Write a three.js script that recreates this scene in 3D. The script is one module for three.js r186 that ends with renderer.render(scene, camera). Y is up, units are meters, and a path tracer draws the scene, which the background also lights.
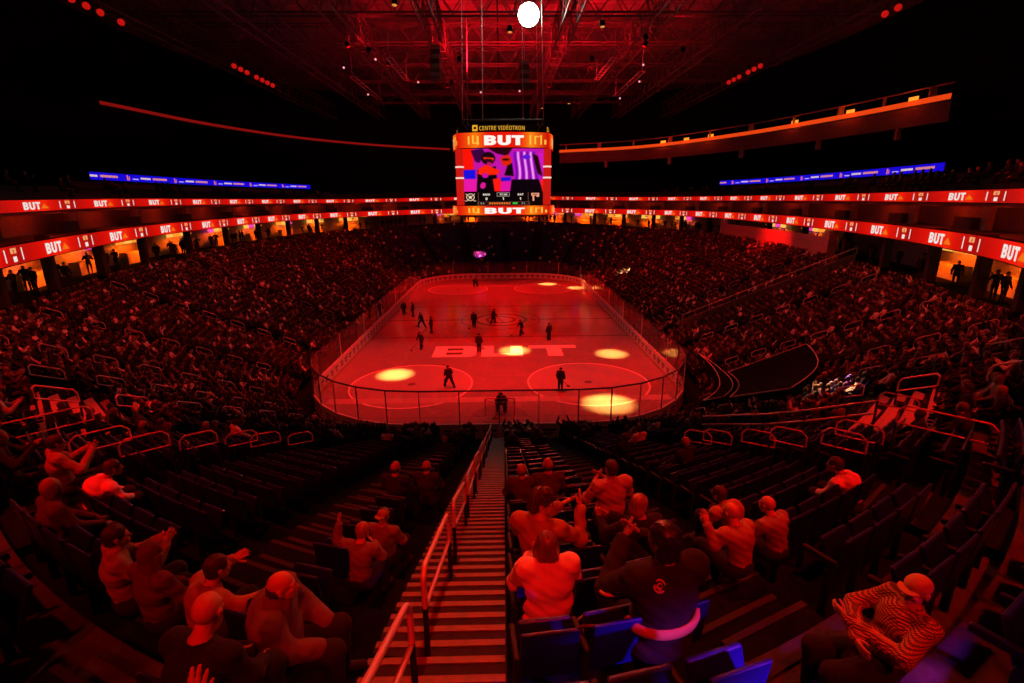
import * as THREE from 'three';
import { mergeGeometries, toCreasedNormals } from 'three/addons/utils/BufferGeometryUtils.js';
import { RoundedBoxGeometry } from 'three/addons/geometries/RoundedBoxGeometry.js';

// ---------------------------------------------------------------- camera, sky, exposure
const R = Math.PI / 180;
const scene = new THREE.Scene();
scene.background = new THREE.Color(0x000000);
const camera = new THREE.PerspectiveCamera(2 * Math.atan(341.5 / 500) / R, 1024 / 683, 0.1, 400);
camera.position.set(0.28, 13.4, 0);
camera.rotation.order = 'YXZ';
camera.rotation.set(-15.8 * R, -1.03 * R, -0.4 * R);
const renderer = new THREE.WebGLRenderer({ antialias: true });
renderer.toneMapping = THREE.LinearToneMapping;
renderer.toneMappingExposure = 1.0;
renderer.shadowMap.enabled = true;
const lin = (r, g, b) => new THREE.Color().setRGB(r, g, b);
const RED = lin(1, 0.003, 0.0015), HOT = lin(1, 0.36, 0.07), WHITE = lin(1, 0.42, 0.16), ORANGE = lin(1, 0.2, 0.008), VIOLET = lin(0.42, 0.03, 1);
// every lamp of the house: [x, y, z, tx, ty, tz, colour, candela, half-angle, penumbra, size] - built with their housings by stageLight() below
const ICE_Y = 0, LAMP_Y = 27;
const HOUSE = {
  ice: { cd: 4300, half: 27 }, stand: { cd: 1100, half: 40 }, front: { cd: 520, half: 24 }, pool: { cd: 21000, half: 3.5 },
};

// ---------------------------------------------------------------- helpers
let seed = 7;
const rnd = () => { seed = (seed * 1664525 + 1013904223) % 4294967296; return seed / 4294967296; };
const rr = (a, b) => a + (b - a) * rnd();
const pick = (a) => a[Math.floor(rnd() * a.length)];
const clamp = (x, a, b) => Math.min(b, Math.max(a, x));
const sm = (a, b, x) => { x = clamp((x - a) / (b - a), 0, 1); return x * x * (3 - 2 * x); };
const V = (x, y, z) => new THREE.Vector3(x, y, z);
const used = {};
function numbered(n) { used[n] = (used[n] ?? -1) + 1; return used[n] ? `${n}_${String(used[n]).padStart(3, '0')}` : n; }
function tag(o, label, category, group) { Object.assign(o.userData, { label, category }); if (group) o.userData.group = group; return o; }
function shade(m) { m.castShadow = true; m.receiveShadow = true; return m; }
function thing(name, label, category, pos = [0, 0, 0], turn = 0, group) {
  const o = new THREE.Group(); o.name = numbered(name); o.position.set(...pos); o.rotation.y = turn; scene.add(o); return tag(o, label, category, group);
}
function part(name, geo, mat, parent, pos, rot) {
  const m = shade(new THREE.Mesh(geo, mat)); m.name = name; parent.add(m);
  if (pos) m.position.set(...pos); if (rot) m.rotation.set(...rot); return m;
}
function solo(name, geo, mat, label, category, group) { const m = shade(new THREE.Mesh(geo, mat)); m.name = numbered(name); scene.add(m); return tag(m, label, category, group); }
function struct(name, geo, mat) { const m = shade(new THREE.Mesh(geo, mat)); m.name = numbered(name); m.userData.kind = 'structure'; scene.add(m); return m; }
function structGroup(name) { const g = new THREE.Group(); g.name = numbered(name); g.userData.kind = 'structure'; scene.add(g); return g; }
function dup(root, pos, turn, label, group, scale) {
  const r = root.clone(); r.name = numbered(root.name.replace(/_\d{3}$/, '')); r.userData = { ...root.userData }; scene.add(r); r.position.set(...pos); r.rotation.y = turn;
  if (scale) r.scale.setScalar(scale); if (label) r.userData.label = label; if (group) r.userData.group = group; return r;
}
const box = (w, h, d, x = 0, y = 0, z = 0, r = 0) => { const g = r ? new RoundedBoxGeometry(w, h, d, 2, r) : new THREE.BoxGeometry(w, h, d); g.translate(x, y, z); return g; };
const cyl = (r0, r1, h, n = 16, x = 0, y = 0, z = 0) => new THREE.CylinderGeometry(r0, r1, h, n).translate(x, y, z);
function bar(a, b, r, n = 8) { // round bar from a to b
  const A = V(...a), B = V(...b), d = B.clone().sub(A), g = new THREE.CylinderGeometry(r, r, d.length(), n);
  g.applyQuaternion(new THREE.Quaternion().setFromUnitVectors(V(0, 1, 0), d.clone().normalize())); g.translate(...A.add(B).multiplyScalar(0.5).toArray()); return g;
}
function tube(pts, r, seg = 24, n = 8, tension = 0.2) { return new THREE.TubeGeometry(new THREE.CatmullRomCurve3(pts.map((p) => V(...p)), false, 'catmullrom', tension), seg, r, n); }
const merged = (list) => mergeGeometries(list.map((g) => { const q = g.index ? g.toNonIndexed() : g; for (const k of Object.keys(q.attributes)) if (!['position', 'normal', 'uv'].includes(k)) q.deleteAttribute(k); return q; }));
function hash(x, y) { let n = Math.sin(x * 127.1 + y * 311.7) * 43758.5453; return n - Math.floor(n); }
function vnoise(x, y, P) { // tileable value noise
  const xi = Math.floor(x), yi = Math.floor(y), f = x - xi, g = y - yi, w = (a) => ((a % P) + P) % P, u = f * f * (3 - 2 * f), v = g * g * (3 - 2 * g);
  const h = (a, b) => hash(w(a), w(b)); return (h(xi, yi) * (1 - u) + h(xi + 1, yi) * u) * (1 - v) + (h(xi, yi + 1) * (1 - u) + h(xi + 1, yi + 1) * u) * v;
}
function noiseTex(size, oct, lo, hi, color = [1, 1, 1], srgb = true, stretch = 1) {
  const d = new Uint8Array(size * size * 4);
  for (let y = 0; y < size; y++) for (let x = 0; x < size; x++) {
    let a = 0, s = 0; for (const [f, w] of oct) { a += w * vnoise(x / size * f, y / size * f * stretch, f * stretch | 0 || 1); s += w; }
    const v = lo + (hi - lo) * a / s; for (let c = 0; c < 3; c++) d[(y * size + x) * 4 + c] = 255 * clamp(v * color[c], 0, 1); d[(y * size + x) * 4 + 3] = 255;
  }
  const t = new THREE.DataTexture(d, size, size); t.wrapS = t.wrapT = THREE.RepeatWrapping; t.magFilter = THREE.LinearFilter; if (srgb) t.colorSpace = THREE.SRGBColorSpace; t.needsUpdate = true; return t;
}
function canvasTex(w, h, draw, repeat = false) {
  const c = document.createElement('canvas'); c.width = w; c.height = h; draw(c.getContext('2d'), w, h);
  const t = new THREE.CanvasTexture(c); t.colorSpace = THREE.SRGBColorSpace; if (repeat) t.wrapS = t.wrapT = THREE.RepeatWrapping; return t;
}
const T = {
  grain: noiseTex(256, [[8, 1], [32, 0.7], [128, 0.6]], 0.72, 1.0), bump: noiseTex(256, [[16, 1], [64, 1], [128, 1]], 0, 1, [1, 1, 1], false),
  weave: noiseTex(128, [[64, 1], [32, 0.5]], 0, 1, [1, 1, 1], false), ice: noiseTex(512, [[4, 1], [16, 0.6], [64, 0.4], [256, 0.3]], 0, 1, [1, 1, 1], false),
};
function M(name, c, rough = 0.8, o = {}) { const m = new (o.specularIntensity !== undefined ? THREE.MeshPhysicalMaterial : THREE.MeshStandardMaterial)({ color: Array.isArray(c) ? lin(...c) : c, roughness: rough, ...o }); m.name = name; return m; }
function glow(name, c, k = 1) { const m = new THREE.MeshStandardMaterial({ color: 0x000000, emissive: lin(...c), emissiveIntensity: k, roughness: 0.5 }); m.name = name; return m; }
const mat = {
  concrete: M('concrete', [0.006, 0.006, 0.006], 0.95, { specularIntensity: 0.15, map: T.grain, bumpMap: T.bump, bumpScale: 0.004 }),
  step: M('step concrete', [0.03, 0.028, 0.026], 0.85, { map: T.grain, bumpMap: T.bump, bumpScale: 0.004 }),
  nosing: M('nosing strip', [0.3, 0.26, 0.2], 0.6, { map: T.grain }),
  black: M('black paint', [0.005, 0.005, 0.005], 0.95, { specularIntensity: 0.15 }), dark: M('dark wall paint', [0.03, 0.028, 0.03], 0.85, { map: T.grain }),
  wall: M('light wall paint', [0.5, 0.45, 0.4], 0.8, { map: T.grain }), deck: M('roof deck', [0.3, 0.26, 0.26], 0.75, { map: T.grain }),
  steel: M('painted steel', [0.15, 0.145, 0.145], 0.45, { metalness: 0.3 }), rail: M('brushed rail steel', [0.75, 0.72, 0.7], 0.35, { metalness: 0.3 }),
  darkStep: M('dark aisle step', [0.008, 0.008, 0.008], 0.9, { specularIntensity: 0.15, map: T.grain }),
  litStep: M('lit toned tread concrete', [0.085, 0.08, 0.075], 0.9, { specularIntensity: 0.15, map: T.grain, bumpMap: T.bump, bumpScale: 0.004 }),  // rear-row tread concrete, made paler in colour to look lit
  seat: M('navy seat plastic', [0.006, 0.006, 0.16], 0.3, { specularIntensity: 0.9,  bumpMap: T.weave, bumpScale: 0.0008 }), seatMetal: M('seat standard', [0.015, 0.015, 0.018], 0.6, { metalness: 0.5 }),
  rubber: M('black rubber', [0.01, 0.01, 0.01], 0.8),
};
// ---------------------------------------------------------------- the bowl: rows run between the rink-side curve C0 and the rim curve C1
const C0 = [[0, -25], [3, -25], [6.5, -25.2], [10, -26.5], [13, -29.8], [14.6, -36], [14.6, -46], [14.6, -60], [14.6, -74], [14, -81], [11, -86], [6, -88.3], [0, -88.8]];
const C1 = [[0, 1.5], [3.4, 0.3], [7, -2.9], [12.5, -9], [20.5, -18], [26, -28.5], [30.5, -44], [33, -62], [33, -80], [29, -95], [20, -104], [9, -107], [0, -107.5]];
function along(C, u) {
  const s = u < 0 ? -1 : 1, a = Math.min(Math.abs(u), 11.9999), i = Math.floor(a), f = a - i, g = (k) => (k < 0 ? [-C[-k][0], C[-k][1]] : k > 12 ? [-C[24 - k][0], C[24 - k][1]] : C[k]);
  const p = [g(i - 1), g(i), g(i + 1), g(i + 2)];
  const o = [0, 1].map((c) => 0.5 * (2 * p[1][c] + (p[2][c] - p[0][c]) * f + (2 * p[0][c] - 5 * p[1][c] + 4 * p[2][c] - p[3][c]) * f * f + (3 * p[1][c] - p[0][c] - 3 * p[2][c] + p[3][c]) * f * f * f));
  return [s * o[0], o[1]];
}
const ROWS = 33;
const topY = (u) => { u = Math.abs(u); return 11.67 - 3.77 * sm(1.2, 5, u) + sm(9, 11.5, u); };
const rowY = (u, i) => 0.8 + (i / ROWS) * (topY(u) - 0.8);          // tread height of row i
function bowl(u, t) { const a = along(C0, u), b = along(C1, u); return [a[0] + (b[0] - a[0]) * t, rowY(u, t * ROWS), a[1] + (b[1] - a[1]) * t]; }
function rowFrame(u, i, f = 0.5) {                                        // a place on the tread of row i: position, yaw that faces the ice, along-row speed
  const t = (i + f) / ROWS, p = bowl(u, t), e = 0.02, q0 = bowl(u - e, t), q1 = bowl(u + e, t), dx = (q1[0] - q0[0]) / (2 * e), dz = (q1[2] - q0[2]) / (2 * e), L = Math.hypot(dx, dz);
  return { p: [p[0], rowY(u, i), p[2]], yaw: Math.atan2(dz, -dx) + Math.PI, speed: L, pitch: Math.hypot(...[0, 2].map((k) => bowl(u, t + 1 / ROWS)[k] - p[k])) };
}
// a path along the rim, offset outwards by d
function rim(u, d) { const e = 0.03, p = along(C1, u), a = along(C1, u - e), b = along(C1, u + e), dx = b[0] - a[0], dz = b[1] - a[1], L = Math.hypot(dx, dz); return [p[0] - (dz / L) * d * 1, p[1] + (dx / L) * d]; }
// sweep a profile [[outward, height] ...] along points {x, z, nx, nz}; uv in metres
function sweep(path, prof, { closed = false, yOf = () => 0, uScale = 1, vUnit = false, caps = true } = {}) {
  const pos = [], uv = [], S = [0]; for (let i = 1; i < path.length; i++) S.push(S[i - 1] + Math.hypot(path[i].x - path[i - 1].x, path[i].z - path[i - 1].z));
  const n = closed ? prof.length : prof.length - 1, P = (i, j) => { const a = path[i], [d, y] = prof[j % prof.length]; return [a.x + a.nx * d, y + yOf(i, path[i]), a.z + a.nz * d]; };
  let v0 = 0;
  for (let j = 0; j < n; j++) {
    const A = prof[j], B = prof[(j + 1) % prof.length], l = Math.hypot(B[0] - A[0], B[1] - A[1]), va = vUnit ? 0 : v0, vb = vUnit ? 1 : v0 + l; v0 += l;
    for (let i = 0; i + 1 < path.length; i++) {
      const a = P(i, j), b = P(i + 1, j), c = P(i + 1, j + 1), d = P(i, j + 1), ua = S[i] * uScale, ub = S[i + 1] * uScale;
      pos.push(...a, ...b, ...c, ...a, ...c, ...d); uv.push(ua, va, ub, va, ub, vb, ua, va, ub, vb, ua, vb);
    }
  }
  if (closed && caps) for (const i of [0, path.length - 1]) for (let j = 1; j + 1 < prof.length; j++) { pos.push(...P(i, 0), ...P(i, j), ...P(i, j + 1)); uv.push(0, 0, 1, 0, 1, 1); }
  const g = new THREE.BufferGeometry(); g.setAttribute('position', new THREE.Float32BufferAttribute(pos, 3)); g.setAttribute('uv', new THREE.Float32BufferAttribute(uv, 2)); g.computeVertexNormals(); return g;
}
function rimPath(u0, u1, n, d = 0) { const out = []; for (let i = 0; i <= n; i++) { const u = u0 + (u1 - u0) * i / n, [x, z] = rim(u, d), [x2, z2] = rim(u, d + 1); out.push({ x, z, nx: x2 - x, nz: z2 - z, u }); } return out; }
const fullRim = (d = 0, u0 = 3) => [...rimPath(u0, 11.98, 150, d), ...rimPath(-11.98, -u0, 150, d)];
// ---------------------------------------------------------------- shell, floor, bowl
{
  struct('floor', box(110, 0.6, 160, 0, -0.36, -55), mat.concrete);
  struct('wall_left', box(0.8, 36, 160, -54.6, 17, -55), mat.black); struct('wall_right', box(0.8, 36, 160, 54.6, 17, -55), mat.black);
  struct('wall_back', box(110, 36, 0.8, 0, 17, 24.6), mat.black); struct('wall_front', box(110, 36, 0.8, 0, 17, -134.6), mat.black);
  const ceil = structGroup('ceiling'), slab = box(13.6, 0.4, 9.85);
  for (let i = 0; i < 8; i++) for (let j = 0; j < 16; j++) part('deck_panel', slab, mat.deck, ceil, [-48.1 + i * 13.75, 35 + (hash(i, j) - 0.5) * 0.06, -130 + j * 10]);
  part('roof_slab', box(110, 0.4, 160), mat.black, ceil, [0, 35.6, -55]);
}
const inAisle = (u, list, half, row = 20) => { for (const a of list) { const s = Math.abs(u - a.u) * rowFrame(a.u, row).speed; if (s < half) return true; } return false; };
// aisles: the one by the camera runs straight at x = -0.31; the rest follow the fan of the rows
const AISLES = []; for (const u of [0.78, 1.62, 2.35, 2.95, 3.45, 4.0, 4.75, 5.45, 6.3, 7.0, 7.75, 8.5, 9.3, 10.2, 11.1]) AISLES.push({ u }, { u: -u });
AISLES.push({ u: 12 }, { u: 5.9 });
const aisleHalf = 0.55;
{
  const bowlG = structGroup('floor_bowl'), n = 240;
  for (let i = 0; i < ROWS; i++) {
    const pos = [], uv = []; let s = 0;
    for (let k = 0; k < n; k++) {
      const u = -11.99 + 23.98 * k / n, w = -11.99 + 23.98 * (k + 1) / n, y0 = rowY(u, i), y1 = rowY(w, i), t0 = i / ROWS, t1 = (i + 1) / ROWS;
      const a = bowl(u, t0), b = bowl(w, t0), c = bowl(w, t1), d = bowl(u, t1), l = Math.hypot(b[0] - a[0], b[2] - a[2]);
      const Z = [[a[0], y0, a[2]], [b[0], y1, b[2]], [c[0], y1, c[2]], [d[0], y0, d[2]], [c[0], rowY(w, i + 1), c[2]], [d[0], rowY(u, i + 1), d[2]]];
      for (const q of [0, 2, 1, 0, 3, 2, 3, 4, 2, 3, 5, 4]) { pos.push(...Z[q]); uv.push(s + ([1, 2, 4].includes(q) ? l : 0), q < 2 ? 0 : q < 4 ? 0.8 : 1.1); }
      s += l;
    }
    const g = new THREE.BufferGeometry(); g.setAttribute('position', new THREE.Float32BufferAttribute(pos, 3)); g.setAttribute('uv', new THREE.Float32BufferAttribute(uv, 2)); g.computeVertexNormals();
    part('terrace_row', g, i >= 28 ? mat.litStep : mat.concrete, bowlG);
  }
}
// steps of the near aisle: three to a row, each with a bright nosing
{
  const stairs = structGroup('floor_aisle_stairs'), W = 1.17, block = box(W, 0.6, 0.3, 0, -0.3, 0), nose = box(W - 0.02, 0.012, 0.05, 0, 0.006, -0.115), nose2 = box(W - 0.02, 0.05, 0.012, 0, -0.02, -0.153);
  const lip = merged([nose, nose2]);
  for (let i = 0; i < 97; i++) {
    const t = (i + 0.5) / 99, z = -25 + 26.5 * t, y = rowY(0, Math.floor(i / 3)) + (i % 3) * (rowY(0, 1) - rowY(0, 0)) / 3 + 0.004;
    const st = part('step', block, mat.step, stairs, [-0.31, y, z + 0.0], [0, 0, 0]); part('nosing', lip, mat.nosing, st);
  }
}
// the other aisles: steps of each joined into one run, with pale nosings
for (const a of AISLES) {
  const g = structGroup('trim_aisle'), st = [], no = [];
  for (let i = 0; i < ROWS; i++) {
    const f = rowFrame(a.u, i), f2 = rowFrame(a.u, i, 0.78), h = (rowY(a.u, 1) - rowY(a.u, 0)) / 2;
    for (const [gg, arr] of [[box(1.0, h, f.pitch * 0.45, 0, h / 2, 0), st], [box(1.0, 0.012, 0.06, 0, h + 0.006, -f.pitch * 0.225 + 0.03), no], [box(1.0, 0.02, 0.06, 0, 0.01, -f.pitch * 0.55), no]]) { gg.rotateY(f.yaw); gg.translate(...f2.p); arr.push(gg); }
  }
  part('step_run', merged(st), mat.darkStep, g).userData.kind = 'stuff'; part('nosing_run', merged(no), Math.abs(a.u) > 9 ? mat.nosing : mat.step, g).userData.kind = 'stuff';
}
// ---------------------------------------------------------------- suites: concourse, lower ribbon slab, suite level, upper ribbon slab, upper deck
const LB = 10.62, LT = 11.5, UB = 13.15, UT = 13.75;
const rise = (i, p) => 0.35 * sm(9, 11.5, Math.abs(p.u)) - (p.u < 0 ? 0.22 * sm(6.4, 4.6, -p.u) : 0);
const floorOf = (i, p) => rowY(p.u, ROWS);
{
  const P = fullRim();
  struct('floor_concourse', sweep(P, [[-0.02, 0], [6.5, 0], [6.5, -0.3], [-0.02, -0.3]], { closed: true, yOf: floorOf }), mat.concrete);
  struct('wall_concourse', sweep(P, [[4.2, 0], [4.2, 10], [4.5, 10], [4.5, 0]].map(([d, y]) => [d, y === 0 ? 7.5 : LB]), { closed: true, yOf: rise }), mat.wall);
  struct('trim_lower_fascia', sweep(P, [[0.05, LB - 0.08], [7, LB - 0.08], [7, LT - 0.1], [0.05, LT - 0.1]], { closed: true, yOf: rise }), mat.dark);
  struct('wall_suite', sweep(P, [[3.6, LT - 0.1], [3.6, UB], [3.8, UB], [3.8, LT - 0.1]], { closed: true, yOf: rise }), M('suite wall', [0.2, 0.17, 0.16], 0.85, { map: T.grain }));
  struct('trim_upper_fascia', sweep(P, [[0.6, UB - 0.05], [0.6, UT - 0.05], [7, UT - 0.05], [7, UB - 0.05]], { closed: true, yOf: rise }), mat.dark);
  struct('trim_suite_soffit', sweep(P, [[0.9, UB - 0.22], [0.9, UB - 0.06], [1.5, UB - 0.06], [1.5, UB - 0.3]], { closed: true, yOf: rise }), mat.wall);
  // upper deck: eight terraces
  const prof = [[1.2, UT - 0.05]]; for (let i = 0; i < 4; i++) prof.push([1.2 + i * 0.95, UT + 0.05 + i * 0.3], [2.15 + i * 0.95, UT + 0.05 + i * 0.3]); prof.push([15.6, UT + 0.95]);
  struct('floor_upper_deck', sweep(P, prof, { yOf: rise }), mat.dark);
  struct('wall_upper', sweep(P, [[15.2, 14], [15.2, 35.4], [15.6, 35.4], [15.6, 14]], { closed: true }), mat.black);
  struct('wall_under_bowl', sweep(P, [[6.4, -0.1], [6.4, LB], [6.7, LB], [6.7, -0.1]], { closed: true, yOf: () => 0 }), mat.black);
}
// LED ribbons
function ribbonArt(c, w, h, n) {
  for (let k = 0; k < n; k++) {
    const x = k * w / n, W = w / n;
    const g = c.createLinearGradient(x, 0, x + W, 0); g.addColorStop(0, '#d80a04'); g.addColorStop(0.28, '#ff1604'); g.addColorStop(0.42, '#ff2a06'); g.addColorStop(0.5, '#e81004'); g.addColorStop(0.8, '#b40a04'); g.addColorStop(1, '#d80a04');
    c.fillStyle = g; c.fillRect(x, 0, W + 1, h);
    c.fillStyle = '#ff7a18'; c.beginPath(); c.moveTo(x + W * 0.36, h * 0.78); c.lineTo(x + W * 0.41, h * 0.35); c.lineTo(x + W * 0.47, h * 0.78); c.fill();
    c.fillStyle = '#fff2ea'; c.font = `bold ${h * 0.86}px sans-serif`; c.textAlign = 'center'; c.textBaseline = 'middle';
    c.save(); c.translate(x + W * 0.25, h * 0.53); c.scale(1.25, 1); c.fillText('BUT', 0, 0); c.strokeStyle = '#fff2ea'; c.lineWidth = h * 0.05; c.strokeText('BUT', 0, 0); c.restore();
    c.fillRect(x + W * 0.62, h * 0.15, W * 0.014, h * 0.7); c.fillRect(x + W * 0.83, h * 0.15, W * 0.014, h * 0.7);
    c.fillStyle = '#ffb070'; c.fillRect(x + W * 0.70, h * 0.12, W * 0.07, h * 0.3); c.fillStyle = '#fff2ea'; c.fillRect(x + W * 0.715, h * 0.58, W * 0.045, h * 0.3); c.fillStyle = '#d80a04'; c.fillRect(x + W * 0.73, h * 0.2, W * 0.012, h * 0.2);
  }
}
const ribbonTex = canvasTex(2048, 112, (c, w, h) => ribbonArt(c, w, h, 2), true);
const ledMat = (t, k) => { const m = new THREE.MeshStandardMaterial({ color: 0x020202, emissive: 0xffffff, emissiveMap: t, emissiveIntensity: k, roughness: 0.4 }); m.name = 'led face'; return m; };
function ribbon(name, label, path, d, y0, y1, tex, period, k) {
  const t = thing(name, label, 'display');
  const len = path.reduce((s, p, i) => (i ? s + Math.hypot(p.x - path[i - 1].x, p.z - path[i - 1].z) : 0), 0), yOf = name.includes('ribbon') ? rise : undefined;
  const g = sweep(path, [[d, y0], [d, y1]], { uScale: -1 / period, vUnit: true, yOf });
  part('led_face', g, ledMat(tex, k), t);
  part('casing', sweep(path, [[d + 0.02, y0 - 0.05], [d + 0.02, y1 + 0.05], [d + 0.16, y1 + 0.05], [d + 0.16, y0 - 0.05]], { closed: true, yOf }), mat.black, t);
  return t;
}
ribbon('ribbon_display', 'lower long red ribbon screen repeating a goal word, right above the orange concourse', fullRim(0, 3.1), -0.12, LB - 0.08, LT - 0.02, ribbonTex, 18, 0.85);
ribbon('ribbon_display', 'upper long red ribbon screen repeating a goal word, below the black upper deck', fullRim(0, 3.1), 0.42, UB - 0.05, UT, ribbonTex, 18, 0.8);
// blue ribbons on the loge fronts high on both sides
const blueTex = canvasTex(1024, 64, (c, w, h) => {
  c.fillStyle = '#1206d8'; c.fillRect(0, 0, w, h); c.font = `bold ${h * 0.55}px sans-serif`; c.textBaseline = 'middle';
  for (let k = 0; k < 2; k++) { const x = k * 512; c.fillStyle = '#ff7a50'; c.fillRect(x + 14, 8, 12, 48); c.fillRect(x + 34, 18, 8, 36); c.fillStyle = '#c9b6ff'; c.fillRect(x + 70, 36, 60, 10); c.fillStyle = '#ffe0c8'; c.fillRect(x + 150, 22, 110, 18); c.fillStyle = '#ff9a6a'; c.fillRect(x + 280, 20, 160, 20); c.fillStyle = '#1206d8'; for (let i = 0; i < 26; i++) c.fillRect(x + 150 + i * 12, 20, 3, 22); }
}, true);
for (const s of [-1, 1]) {
  const pts = (s > 0 ? [[38.2, -44.5], [39.2, -55], [39.6, -66], [39, -77], [36.8, -87]] : [[38.6, -50.5], [38.9, -60], [38.6, -71], [37, -83], [34.2, -95]]).map(([x, z]) => V(s * x, 0, z)), cv = new THREE.CatmullRomCurve3(pts), path = [];
  for (let i = 0; i <= 40; i++) { const p = cv.getPoint(s > 0 ? i / 40 : 1 - i / 40), q = cv.getTangent(s > 0 ? i / 40 : 1 - i / 40); path.push({ x: p.x, z: p.z, nx: -q.z, nz: q.x, u: 5 }); }
  if (path[20].nx * s < 0) path.forEach((p) => { p.nx *= -1; p.nz *= -1; });
  ribbon('loge_display', `blue ribbon screen with white and orange print on the ${s < 0 ? 'left' : 'right'} loge front`, path, 0, 15.55, 16.25, blueTex, 16, 0.9);
  struct('trim_loge', sweep(path, [[0.2, 15.45], [0.2, 16.3], [5, 16.3], [5, 15.45]], { closed: true }), mat.dark);
  struct('wall_loge', sweep(path, [[2.2, 13.9], [2.2, 15.5], [2.5, 15.5], [2.5, 13.9]], { closed: true }), mat.wall);
}

// bare row ends left and right: pale slabs put in as light-struck treads
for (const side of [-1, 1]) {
  const g = structGroup('trim_lit_tread');
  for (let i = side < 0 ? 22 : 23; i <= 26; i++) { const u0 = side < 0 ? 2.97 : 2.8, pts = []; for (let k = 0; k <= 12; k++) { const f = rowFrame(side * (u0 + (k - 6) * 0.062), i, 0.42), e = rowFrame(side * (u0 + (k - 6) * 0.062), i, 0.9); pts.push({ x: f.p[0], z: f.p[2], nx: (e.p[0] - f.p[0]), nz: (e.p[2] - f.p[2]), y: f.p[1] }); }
    part('lit_tread_slab', sweep(pts, [[-0.3, 0], [-0.3, 0.12], [1, 0.12], [1, 0]], { closed: true, yOf: (k) => pts[k].y }), M('lit toned tread', [0.5, 0.46, 0.42], 0.85, { map: T.grain }), g); }
}
const LIT_TREAD = 1, onLitTread = (u, i) => i >= 22 && i <= 26 && Math.abs(Math.abs(u) - (u < 0 ? 2.97 : 2.8)) < 0.4;
// ---------------------------------------------------------------- rink
const RK = { w: 13, z0: -26.3, z1: -87.3, r: 8.5 };
function rinkPath(off, step) { // once round, clockwise from the near end, off outwards
  const pts = [], arcs = [[RK.w - RK.r, RK.z0 - RK.r, 90], [RK.w - RK.r, RK.z1 + RK.r, 0], [-RK.w + RK.r, RK.z1 + RK.r, -90], [-RK.w + RK.r, RK.z0 - RK.r, -180]];
  const add = (x, z, nx, nz) => pts.push({ x: x + nx * off, z: z + nz * off, nx, nz });
  for (let k = 0; k < 4; k++) {
    const [cx, cz, a0] = arcs[k], [px, pz, pa] = arcs[(k + 3) % 4], e = a0 * R, nx = Math.cos(e), nz = Math.sin(e);
    const sx = px + Math.cos((pa - 90) * R) * RK.r, sz = pz + Math.sin((pa - 90) * R) * RK.r, ex = cx + nx * RK.r, ez = cz + nz * RK.r, L = Math.hypot(ex - sx, ez - sz), n = Math.max(1, Math.round(L / step));
    for (let i = 0; i < n; i++) add(sx + (ex - sx) * i / n, sz + (ez - sz) * i / n, nx, nz);
    const m = Math.round(RK.r * Math.PI / 2 / (step * 0.75)); for (let i = 0; i < m; i++) { const a = (a0 - 90 * i / m) * R; add(cx + Math.cos(a) * RK.r, cz + Math.sin(a) * RK.r, Math.cos(a), Math.sin(a)); }
  }
  return pts;
}
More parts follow.
